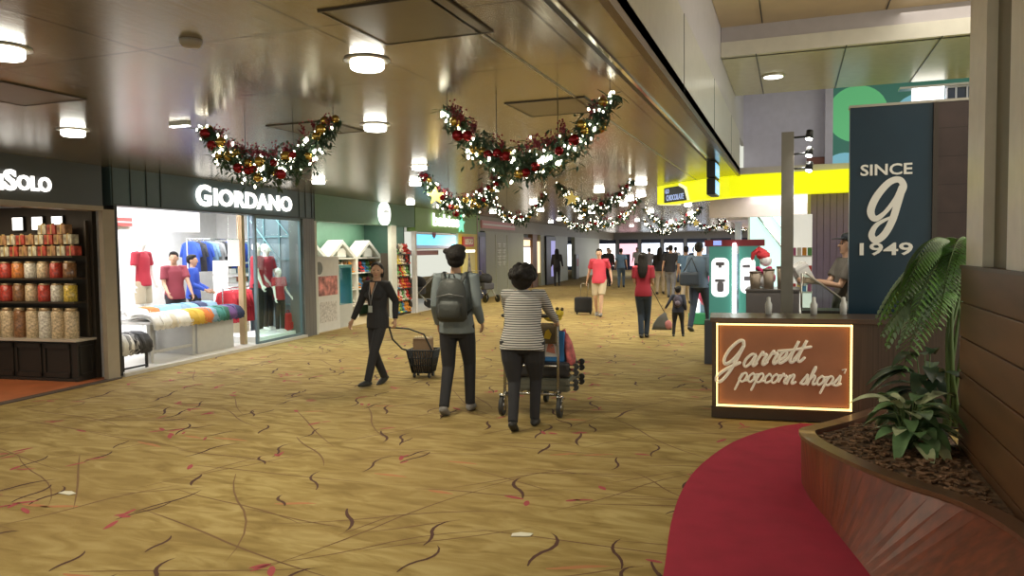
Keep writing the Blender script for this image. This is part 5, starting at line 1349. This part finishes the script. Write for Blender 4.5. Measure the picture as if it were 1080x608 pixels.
B().box(-.1, 1.3, -.1, .25, 0, .25, .02).build('green_foot', mat('green_foot', (.03, .25, .12), .4), st)
o = B().ell((0, 0, 0), (.20, .12, .34)).build('pink_balloon', mat('hot_pink', (.65, .10, .28), .35), st, (.28, -.05, .72))
for k in range(3):
    ob = thing('gate_pillar', 'slim %s pillar in the far right of the concourse, %s nearest' % (('white', 'grey', 'white')[k], ORD[k]), 'pillar', (-1.35, 21+6*k, 0), 0, 'slim far pillars')
    B().box(-.08, .08, -.08, .08, 0, 2.8).build('shaft', mat('white_column', (.55, .57, .52)), ob); B().box(-.12, .12, -.12, .12, 0, .08).build('base', M_post, ob)
for k, (x, y) in enumerate(((-4.7, 3.78), (-1.46, 4.05))):
    ob = B().prism([(-.06, -.02), (.05, -.03), (.07, .01), (.0, .035), (-.05, .02)], .002, .006).build('paper_scrap', mat('paper_white', (.6, .58, .48), .8), None, (x, y, 0), .4*k)
    tag(ob, 'small white paper scrap on the carpet, %s' % ('near the bottom left of the photo', 'near the bottom centre of the photo')[k], 'paper')
# ------------------------------------------------------------------ people of the concourse
M_grey = mat('grey_blue_sweater', (.16, .19, .20), .9); M_blk = mat('charcoal_trousers', (.018, .018, .022), .85)
M_shoe = mat('grey_shoe', (.20, .19, .18), .6); M_bshoe = mat('black_shoe', (.02, .02, .02), .5)
M_stripe = mat('striped_shirt', (.50, .49, .46), .85, stripe=(2, .021, (.05, .05, .055), .42))
M_jeans = mat('dark_jeans', (.03, .045, .075), .85); M_beard = None
# 1 man with backpack, walking away
r1, P = person('man in a grey blue sweater and black trousers walking away with a backpack', (-3.17, 6.95, 0), .18, 1.69, w=1.06,
    feet=((-.10, -.16, .02, .35), (.10, .12, 0, 0)), hands=((-.22, .10, .90), (.23, .12, .92)), skin=SK_A, top=M_grey, bottom=M_blk, shoes=M_shoe, hair='thick', hairm=HAIR, hy=.25, ht=-.1, vox=.009, belly=1.05, topname='sweater')
T, X = P['T'], P['X']
bp_ = thing('backpack', 'dark grey backpack worn by the man in the sweater', 'backpack', r1.location, .18)
M_bpk = mat('dark_grey_nylon', (.045, .050, .047), .6, bump=((30, 30, 30), .3))
k = P['k']; b = B()
b.tube([X(T((0, -.19, z))) for z in (.97, 1.0, 1.12, 1.27, 1.36, 1.40)], [(.12*k, .05*k), (.155*k, .085*k), (.16*k, .09*k), (.15*k, .08*k), (.12*k, .06*k), (.06*k, .03*k)], 18, up=(1, 0, 0)); b.build('main_compartment', M_bpk, bp_)
b = B(); b.tube([X(T((0, -.285, z))) for z in (1.0, 1.03, 1.14, 1.18)], [(.09*k, .015*k), (.115*k, .035*k), (.115*k, .033*k), (.09*k, .012*k)], 14, up=(1, 0, 0)); b.build('front_pocket', M_bpk, bp_)
for s in (-1, 1):
    b = B(); b.tube([X(T(p)) for p in ((s*.09, -.15, 1.36), (s*.115, -.075, 1.445), (s*.125, .03, 1.455), (s*.125, .12, 1.37), (s*.13, .135, 1.25), (s*.155, .05, 1.10), (s*.13, -.13, 1.03))], [(.022*k, .007*k)]*7, 8, up=(1, 0, 0)); b.build('shoulder_strap', M_bpk, bp_)
b = B(); b.tube([X(T(p)) for p in ((-.03, -.17, 1.40), (-.02, -.17, 1.44), (.02, -.17, 1.44), (.03, -.17, 1.40))], .008*k, 6); b.build('grab_handle', M_bpk, bp_)
b = B(); b.tube([X(T(p)) for p in ((-.14, -.255, 1.22), (0, -.29, 1.25), (.14, -.255, 1.22))], .005*k, 5); b.build('zip', mat('zip_grey', (.2, .2, .2), .4), bp_)

# 2 woman in striped top pushing the trolley
WR = .10
person('woman in striped top and black trousers pushing a luggage trolley', (-2.33, 6.55, 0), WR, 1.52, w=1.38,
    feet=((-.05, -.20, .03, .45), (.10, .10, 0, 0)), hands=((-.22, .50, 1.07), (.26, .50, 1.07)), curl=(.9, .9), lean=.16, skin=SK_A, top=M_stripe, bottom=M_blk, shoes=M_bshoe, hair='curly', hairm=HAIR, vox=.0095, belly=1.15, hem=.84, ht=-.1, topname='striped_top', sx=1)
# trolley
tr = thing('luggage_trolley', 'steel airport luggage trolley pushed by the woman in stripes', 'trolley', (-2.42, 7.06, 0), WR)
M_st = mat('trolley_steel', (.42, .41, .38), .25, .9)
b = B()
for s in (-1, 1):
    b.tube([(s*.27, -.02, .16), (s*.27, .02, .6), (s*.26, .0, .93), (s*.22, -.03, 1.0)], .015, 8)
    b.tube([(s*.26, .0, .20), (s*.20, .75, .18)], .015, 8)
b.tube([(-.26, 0, .5), (.26, 0, .5)], .012, 8); b.tube([(-.26, .0, .22), (.26, .0, .22)], .014, 8); b.tube([(-.20, .75, .18), (.20, .75, .18)], .016, 8)
b.build('frame', M_st, tr)
B().tube([(-.27, -.05, 1.0), (.27, -.05, 1.0)], .018, 8, rnd=True).build('handle_bar', mat('black_rubber', (.03, .03, .03), .6), tr)
b = B()
for i in range(7): x = -.21+i*.07; b.tube([(x, .02, .215), (x*.85, .74, .195)], .006, 5)
b.tube([(-.23, .38, .205), (.23, .38, .205)], .008, 5); b.build('platform_grid', M_st, tr)
b = B()
for z in (.70, .78, .86): b.tube([(-.25, .02, z), (-.2, .24, z), (.2, .24, z), (.25, .02, z)], .006, 5)
for x in (-.2, -.1, 0, .1, .2): b.tube([(x, .24, .70), (x, .24, .86)], .005, 5); b.tube([(x, .24, .70), (x, .02, .68)], .005, 5)
b.build('top_basket', M_st, tr)
for s in (-1, 1):
    wl = B().tube([(s*.29-.02, -.03, .095), (s*.29+.02, -.03, .095)], [.093, .093], 20).build('wheel', mat('black_rubber', (.03, .03, .03), .6), tr)
    B().tube([(s*.29-.024, -.03, .095), (s*.29+.024, -.03, .095)], [.045, .045], 14).build('hub', M_st, wl)
    q = B(); q.tube([(s*.29-.03, -.03, .20), (s*.29+.03, -.03, .20)], .02, 6); q.box(s*.29-.03, s*.29-.024, -.06, .0, .095, .21); q.box(s*.29+.024, s*.29+.03, -.06, .0, .095, .21)
    q.tube([(s*.29+.035*math.cos(0), -.03+.105*math.cos(a), .095+.105*math.sin(a)) for a in [PI*.25+i*.2 for i in range(9)]], .006, 5)
    q.build('wheel_fork', M_chrome, tr)
wl = B().tube([(-.02, .70, .075), (.02, .70, .075)], [.073, .073], 16).build('wheel', mat('black_rubber', (.03, .03, .03), .6), tr)
B().box(-.03, .03, .68, .74, .12, .18).build('wheel_fork', M_chrome, tr)
def onT(x, y, z): 
    c, s = math.cos(WR), math.sin(WR); return (-2.42+x*c-y*s, 7.06+x*s+y*c, z)
def suitcase_flat(label, z, mt, L=.62, H_=.22, dy=.05):
    o = thing('suitcase', label, 'suitcase', onT(.04, dy, z), WR, 'suitcases lying on the trolley')
    B().box(-.30, .33, 0, .48, 0, H_, .03).build('shell', mt, o)
    B().box(-.31, .335, .0, .485, H_*.47, H_*.53).build('zip_band', M_black, o)
    for y in (.06, .42):
        for zz in (.045, H_-.045):
            wq = B().tube([(.385, y-.02, zz), (.385, y+.02, zz)], [.032, .032], 14).build('wheel', mat('black_rubber', (.03, .03, .03), .6), o)
            B().box(.33, .372, y-.026, y-.02, zz-.012, zz+.012).build('wheel_mount', M_chrome, wq)
    B().tube([(-.31, .18, H_/2), (-.345, .20, H_/2), (-.345, .30, H_/2), (-.31, .32, H_/2)], .009, 6).build('handle', M_black, o)
    return o
suitcase_flat('grey suitcase lying flat at the bottom of the trolley', .232, mat('olive_grey_shell', (.13, .13, .10), .5), H_=.14)
suitcase_flat('dark suitcase lying flat on top of the grey one on the trolley', .376, mat('dark_shell', (.03, .03, .035), .4), H_=.15, dy=.06)
o = thing('shopping_bag', 'blue and white paper shopping bag standing on the trolley suitcases', 'shopping bag', onT(.16, .12, .527), WR)
B().box(-.15, .15, 0, .14, .0, .30, .008).build('bag_body', mat('bright_blue_paper', (.04, .20, .50), .5), o)
B().box(-.07, .09, -.004, 0, .05, .26).build('white_panel', mat('paper_panel', (.62, .60, .60), .5), o)
B().slab([(-.03, .1), (.0, .22), (.05, .16), (.06, .08)], -.007, -.004).build('red_motif', mat('soft_red', (.55, .20, .15), .5), o)
B().tube([(-.06, .07, .29), (-.04, .07, .37), (.05, .07, .37), (.07, .07, .29)], .004, 5).build('handles', M_black, o)
o = thing('white_carton', 'white carton lying under the blue shopping bag on the trolley', 'carton', onT(-.16, .30, .527), WR)
B().box(-.12, .12, 0, .2, 0, .12, .005).build('carton_body', mat('carton_white', (.6, .58, .54), .6), o); B().box(-.122, .122, .09, .11, -.0, .122).build('tape', mat('tape_tan', (.4, .32, .2), .5), o)
o = thing('red_package', 'red and pink bag hanging over the right side of the trolley load', 'package', onT(.365, .20, .44), WR)
b = B(); b.tube([(0, 0, .0), (.0, 0, .12), (-.03, 0, .26), (-.05, 0, .36)], [(.03, .07), (.05, .10), (.045, .08), (.02, .03)], 10, up=(1, 0, 0)); b.build('bag_body', mat('red_pink_bag', (.50, .12, .12), .6, noise=((12, 12, 12), .7)), o)
b = B(); b.tube([(-.05, 0, .35), (-.08, 0, .40)], [.01, .03], 6); b.build('gathered_top', mat('red_pink_bag', (.50, .12, .12)), o)
o = thing('brown_handbag', 'brown and black handbag with a yellow motif in the trolley basket', 'handbag', onT(.14, .05, .71), WR)
B().box(-.12, .12, 0, .15, 0, .20, .03).build('bag_body', mat('brown_leather', (.10, .07, .035), .5), o)
B().slab([(-.02, .06), (.0, .13), (.03, .15), (.06, .1), (.04, .05)], -.008, -.001).build('yellow_motif', mat('yellow_print', (.6, .42, .03), .5), o)
B().tube([(-.08, .07, .19), (-.06, .07, .27), (.06, .07, .27), (.08, .07, .19)], .007, 6).build('handle', M_black, o)
o = thing('yellow_plush', 'yellow plush bundle on top of the handbag in the trolley basket', 'plush toy', onT(.19, .17, .92), WR)
b = B(); b.ell((0, 0, .05), (.10, .07, .05)); b.ell((.07, -.02, .09), (.045, .04, .04)); b.build('body', mat('yellow_plush_cloth', (.60, .46, .04), .9), o)
b = B(); b.ell((.10, -.03, .13), (.02, .012, .02), None, 1); b.ell((.05, -.03, .135), (.02, .012, .02), None, 1); b.build('ears', mat('dark_plush', (.08, .06, .03), .9), o)

# 3 woman in black with basket
r3, P3 = person('woman in a black suit walking toward the camera with a lanyard', (-4.78, 8.15, 0), PI-.15, 1.53, w=.95,
    feet=((.03, .20, 0, -.1), (.02, -.12, .02, .3)), hands=((-.22, -.10, .90), (.34, .16, .84)), curl=(.9, .6), skin=SK_A, top=BLACK, bottom=M_blk, shoes=M_bshoe, hair='bob', hairm=HAIR, hy=.55, vox=.009, sx=1, hem=.82, topname='jacket')
T, X = P3['T'], P3['X']
b = B(); b.slab([(-.045, 1.43), (.045, 1.43), (.0, 1.26)], 0, .004); 
for v in b.bm.verts: v.co = X(T((v.co.x, v.co.y+.098+(1.43-v.co.z)*.16, v.co.z)))
b.build('blouse_opening', SK_A, r3)
b = B(); b.tube([X(T(p)) for p in ((-.06, .075, 1.43), (-.03, .14, 1.28), (0, .145, 1.12), (.03, .14, 1.28), (.06, .075, 1.43))], .005, 5); b.build('lanyard', mat('grey_lanyard', (.25, .25, .25), .6), r3)
b = B(); c_ = X(T((0, .155, 1.07))); b.box(c_.x-.028, c_.x+.028, c_.y-.003, c_.y+.003, c_.z-.04, c_.z+.04); b.build('name_card', mat('name_card', (.35, .38, .36), .4), r3)
bk = thing('rolling_basket', 'black rolling shopping basket pulled by the woman in black', 'basket', (-4.52, 8.85, 0), .15)
M_bsk = mat('black_basket_plastic', (.022, .026, .03), .55)
b = B(); n_ = 0
P0, P1 = (.125, .10, .07), (.18, .145, .36)
def rect(hx, hy, z): return [(-hx, -hy, z), (hx, -hy, z), (hx, hy, z), (-hx, hy, z)]
for t in (0, .33, .66, 1):
    hx = .125+.055*t; hy = .10+.045*t; z = .07+.29*t; q = rect(hx, hy, z)
    for a, c in zip(q, q[1:]+q[:1]): b.tube([a, c], .008 if t < 1 else .013, 5)
for i in range(11):
    u = -1+2*i/10
    for s in (-1, 1):
        b.tube([(u*.125, s*.10, .07), (u*.18, s*.145, .36)], (.0095), 4); b.tube([(s*.125, u*.10, .07), (s*.18, u*.145, .36)], .0095, 4)
b.box(-.125, .125, -.10, .10, .06, .075); b.build('basket_body', M_bsk, bk)
B().tube([(-.20, 0, .36), (-.25, 0, .37), (-.25, 0, .37)], .012, 6)
B().tube([(-.18, -.1, .36), (-.25, -.12, .38), (-.33, -.25, .52), (-.34, -.33, .68)], .011, 7, rnd=True).tube([(.16, -.12, .36), (.08, -.2, .58), (-.10, -.28, .66), (-.34, -.33, .68)], .011, 7, rnd=True).build('pull_handle', M_bsk, bk)
for x, y in ((-.10, -.08), (.10, -.08), (-.10, .08), (.10, .08)): B().tube([(x-.012, y, .03), (x+.012, y, .03)], [.03, .03], 12).build('wheel', mat('black_rubber', (.03, .03, .03), .6), bk)
o = thing('cardboard_box', 'open brown cardboard box standing in the rolling basket', 'box', (-4.52, 8.85, .08), .15)
B().box(-.115, .115, -.08, .08, 0, .43, .003).build('carton', mat('brown_card', (.30, .20, .12), .8), o)
b = B(); rg = random.Random(3)
for i in range(8): b.ell((-.09+i*.026, rg.uniform(-.05, .05), .435), (.02, .03, .022), None, 1)
b.build('crumpled_paper', mat('crumpled_cream', (.55, .48, .32), .8), o)

# 4 man in red with suitcase
person('man in a red T-shirt and khaki shorts walking toward the camera', (-4.42, 18.1, 0), PI+.05, 1.66, w=1.12, feet=((-.06, .16, 0, -.1), (.10, -.14, .02, .3)),
    hands=((-.30, -.05, .92), (.36, -.12, .80)), skin=SK_B, top=mat('bright_red_shirt', (.60, .05, .09), .7), sleeve='short', bottom=M_khaki, legs='shorts', shoes=M_shoe, hair='short', hairm=HAIR, vox=.013, belly=1.25, topname='t_shirt')
o = thing('trolley_suitcase', 'small black wheeled suitcase beside the man in the red T-shirt', 'suitcase', (-4.92, 18.45, 0), .1)
B().box(-.22, .22, -.11, .11, .05, .44, .06).build('shell', BLACK, o); b = B()
for x in (-.09, .09): b.tube([(x, .06, .42), (x+.05, -.05, .78)], .008, 5)
b.tube([(-.04, -.05, .78), (.14, -.05, .78)], .011, 6); b.build('telescopic_handle', M_alu, o)
for x in (-.17, .17): B().tube([(x-.02, .07, .035), (x+.02, .07, .035)], [.035, .035], 12).build('wheel', M_black, o)
# 5 woman in red, back view
person('long haired woman in a dark red top and dark jeans seen from behind', (-2.56, 13.85, 0), .05, 1.58, w=1.0, feet=((-.035, -.05, 0, .1), (.05, .08, 0, 0)),
    hands=((-.14, .24, 1.06), (.16, .24, 1.06)), skin=SK_A, top=mat('dark_red_top', (.30, .015, .035), .8), sleeve='short', bottom=M_jeans, shoes=M_bshoe, hair='long', hairm=HAIR, vox=.013, sx=1, topname='blouse')
# 6 child
r6, P6 = person('small child in dark clothes wearing a backpack beside the woman in dark red', (-1.98, 14.2, 0), .1, .93, w=1.18, feet=((-.15, -.02, 0, 0), (.16, .06, 0, 0)),
    hands=((-.42, .02, .95), (.26, .05, .9)), skin=SK_A, top=mat('dark_blue_cloth', (.03, .035, .06), .8), bottom=M_blk, shoes=M_bshoe, hair='thick', hairm=HAIR, vox=.018, topname='jacket')
o = thing('child_backpack', 'small dark backpack worn by the child', 'backpack', r6.location, .1)
B().ell((0, -.115, .66), (.085, .055, .115)).build('main_compartment', mat('dark_purple_nylon', (.05, .04, .07), .6), o)
B().ell((0, -.165, .63), (.05, .022, .05)).build('pocket', mat('mauve_nylon', (.15, .12, .17), .6), o)
o = thing('grey_tote_bag', 'grey slumped bag on a long strap between the red top woman and the child', 'bag', (-2.28, 14.22, 0), 0)
b = B(); b.tube([(0, 0, .12), (0, 0, .2), (.02, 0, .33), (.06, 0, .44)], [(.19, .06), (.17, .07), (.10, .05), (.02, .02)], 12, up=(1, 0, 0)); b.build('bag_body', mat('grey_felt', (.14, .14, .14), .9), o)
B().tube([(.06, 0, .42), (-.05, 0, .62), (-.16, -.02, .84), (-.24, -.05, 1.0)], .006, 5).build('strap', M_black, o)
B().ell((.13, -.05, .22), (.07, .04, .09)).build('pink_pouch', mat('pink_cloth', (.55, .22, .24), .8), o)
# 7 blue dressed person with bag
person('person in a blue grey shirt and dark trousers walking away near the standee', (-1.72, 15.3, 0), -.25, 1.76, w=1.12, feet=((-.09, -.22, .02, .3), (.12, .22, 0, 0)),
    hands=((-.22, .22, 1.05), (.24, .16, 1.0)), skin=SK_A, top=mat('blue_grey_shirt', (.09, .13, .20), .8), bottom=mat('navy_trousers', (.02, .03, .055), .8), shoes=M_bshoe, hair='short', hairm=HAIR, vox=.014, topname='shirt')
o = thing('shoulder_bag', 'large dark shoulder bag carried by the person in the blue grey shirt', 'bag', (-1.86, 15.1, .95), -.2)
B().box(-.20, .20, -.10, .04, -.05, .22, .05).build('bag_body', mat('navy_nylon', (.02, .03, .05), .6), o); B().tube([(-.15, -.03, .2), (.02, .0, .50), (.15, -.03, .2)], .012, 6).build('strap', M_black, o)
# crowd
def cl(c): return mat('crowd_%s' % c, {'navy': (.03, .04, .08), 'blue': (.10, .18, .30), 'dark': (.02, .02, .025), 'khaki': (.42, .34, .24), 'grey': (.2, .2, .22), 'white': (.6, .6, .6), 'red': (.45, .04, .06), 'denim': (.08, .13, .2)}[c], .8)
crowd = [
 (-4.43, 27.2, 0, 1.68, 'dark', 'khaki', 'long', 'dark jacket and khaki trousers, left of the dark pair in the middle distance', 'long'),
 (-3.75, 25.2, 0, 1.75, 'dark', 'grey', 'short', 'black jacket and grey trousers behind the child', 'short'),
 (-6.75, 31.5, .1, 1.66, 'blue', 'denim', 'short', 'blue shirt walking right of the man in red', 'short'),
 (-7.6, 32.8, PI, 1.70, 'dark', 'dark', 'long', 'all dark clothes right behind the man in red', 'short'),
 (-6.1, 34.5, 0, 1.66, 'grey', 'navy', 'short', 'grey shirt and navy trousers far behind the dark red top', 'short'),
 (-8.6, 37.5, PI, 1.6, 'red', 'dark', 'short', 'small distant figure in a red shirt', 'short'),
 (-5.2, 36.5, 0, 1.7, 'white', 'denim', 'short', 'distant figure in a white shirt and denim', 'short'),
 (-3.6, 30.5, 0, 1.7, 'navy', 'navy', 'long', 'navy clothes beside the bright standee', 'bob'),
 (-2.9, 22.5, 0, 1.7, 'blue', 'khaki', 'short', 'pale blue shirt close behind the tall standee', 'short'),
 (-7.9, 41, PI, 1.7, 'white', 'dark', 'short', 'white shirt and dark trousers at the far end', 'short'),
 (-9.9, 32.6, .3, 1.68, 'dark', 'dark', 'long', 'dark dress standing before the warm lit doorway', 'long'),
 (-6.6, 43, 0, 1.7, 'navy', 'grey', 'short', 'navy shirt and grey trousers in the far crowd', 'short')]
for i, (x, y, fc, H_, tp, bt, slv, lab, hr) in enumerate(crowd):
    s = 1 if i % 2 else -1
    person('person in %s' % lab, (x, y, 0), fc, H_, w=1.0, feet=((-.09, .13*s, 0, 0), (.09, -.13*s, .01, .2)), hands=((-.26, -.06*s, .85), (.26, .08*s, .87)), skin=SK_A if i % 3 else SK_B,
        top=cl(tp), sleeve='long' if slv == 'long' else 'short', bottom=cl(bt), shoes=M_bshoe, hair=hr, hairm=HAIR, vox=.024, group='distant crowd')
# people in the shops
person('man in a maroon shirt browsing in the clothes shop behind the white shirts', FL(3.25, 1.70, .02), FROT+PI-.5, 1.68, w=1.05, hands=((-.20, .28, .92), (.22, .25, .95)), skin=SK_A, top=M_maroon, sleeve='short', bottom=M_blk, shoes=M_bshoe, hair='short', hairm=HAIR, vox=.015, hy=-.5, belly=1.15)
person('person in a royal blue jacket with a lanyard inside the clothes shop', FL(3.85, 1.78, .02), FROT+PI+.4, 1.62, w=1.1, hands=((-.22, .25, .98), (.22, .28, 1.0)), skin=SK_A, top=mat('royal_blue_jacket', (.02, .07, .42), .7), bottom=M_blk, shoes=M_bshoe, hair='short', hairm=HAIR, vox=.015)
# shop worker
r8, P8 = person('shop worker in a grey brown shirt and dark cap holding a white paper bag', (.60, 9.72, 0), PI/2+.25, 1.79, w=1.05, hands=((-.12, .36, 1.17), (.10, .40, 1.17)), curl=(.6, .6), skin=SK_A,
    top=mat('grey_brown_shirt', (.11, .095, .075), .8), sleeve='short', bottom=BLACK, shoes=M_bshoe, hair='short', hairm=HAIR, hy=0, ht=-.15, vox=.0105, belly=1.1, topname='shirt')
Hd, HR, X = P8['Hd'], P8['HR'], P8['X']
b = B(); b.ell(X(Hd((0, -.012, 1.672))), (.094*P8['k'], .108*P8['k'], .060*P8['k']), HR, 3); b.tube([X(Hd((0, .06, 1.652))), X(Hd((0, .13, 1.645))), X(Hd((0, .185, 1.632)))], [(.075, .012), (.07, .008), (.035, .006)], 12, up=HR @ V((1, 0, 0))); b.build('cap', mat('slate_cap', (.06, .07, .085), .7), r8)
b = B(); wz = P8['wr']; 
o = thing('white_paper_bag', 'white paper bag held by the shop worker', 'paper bag', (.02, 9.80, 1.20), .35)
o.location = (.60-.44, 9.72+.10, 1.20)
Mx = Matrix.Rotation(-.5, 4, 'Y'); B().box(-.07, .09, -.10, .10, .0, .26, .012, M=Mx).build('bag_body', mat('white_paper', (.62, .60, .56), .7), o)
B().box(-.072, .092, -.102, .102, .19, .22, 0, M=Mx).build('folded_top', mat('paper_fold', (.50, .48, .45), .7), o)
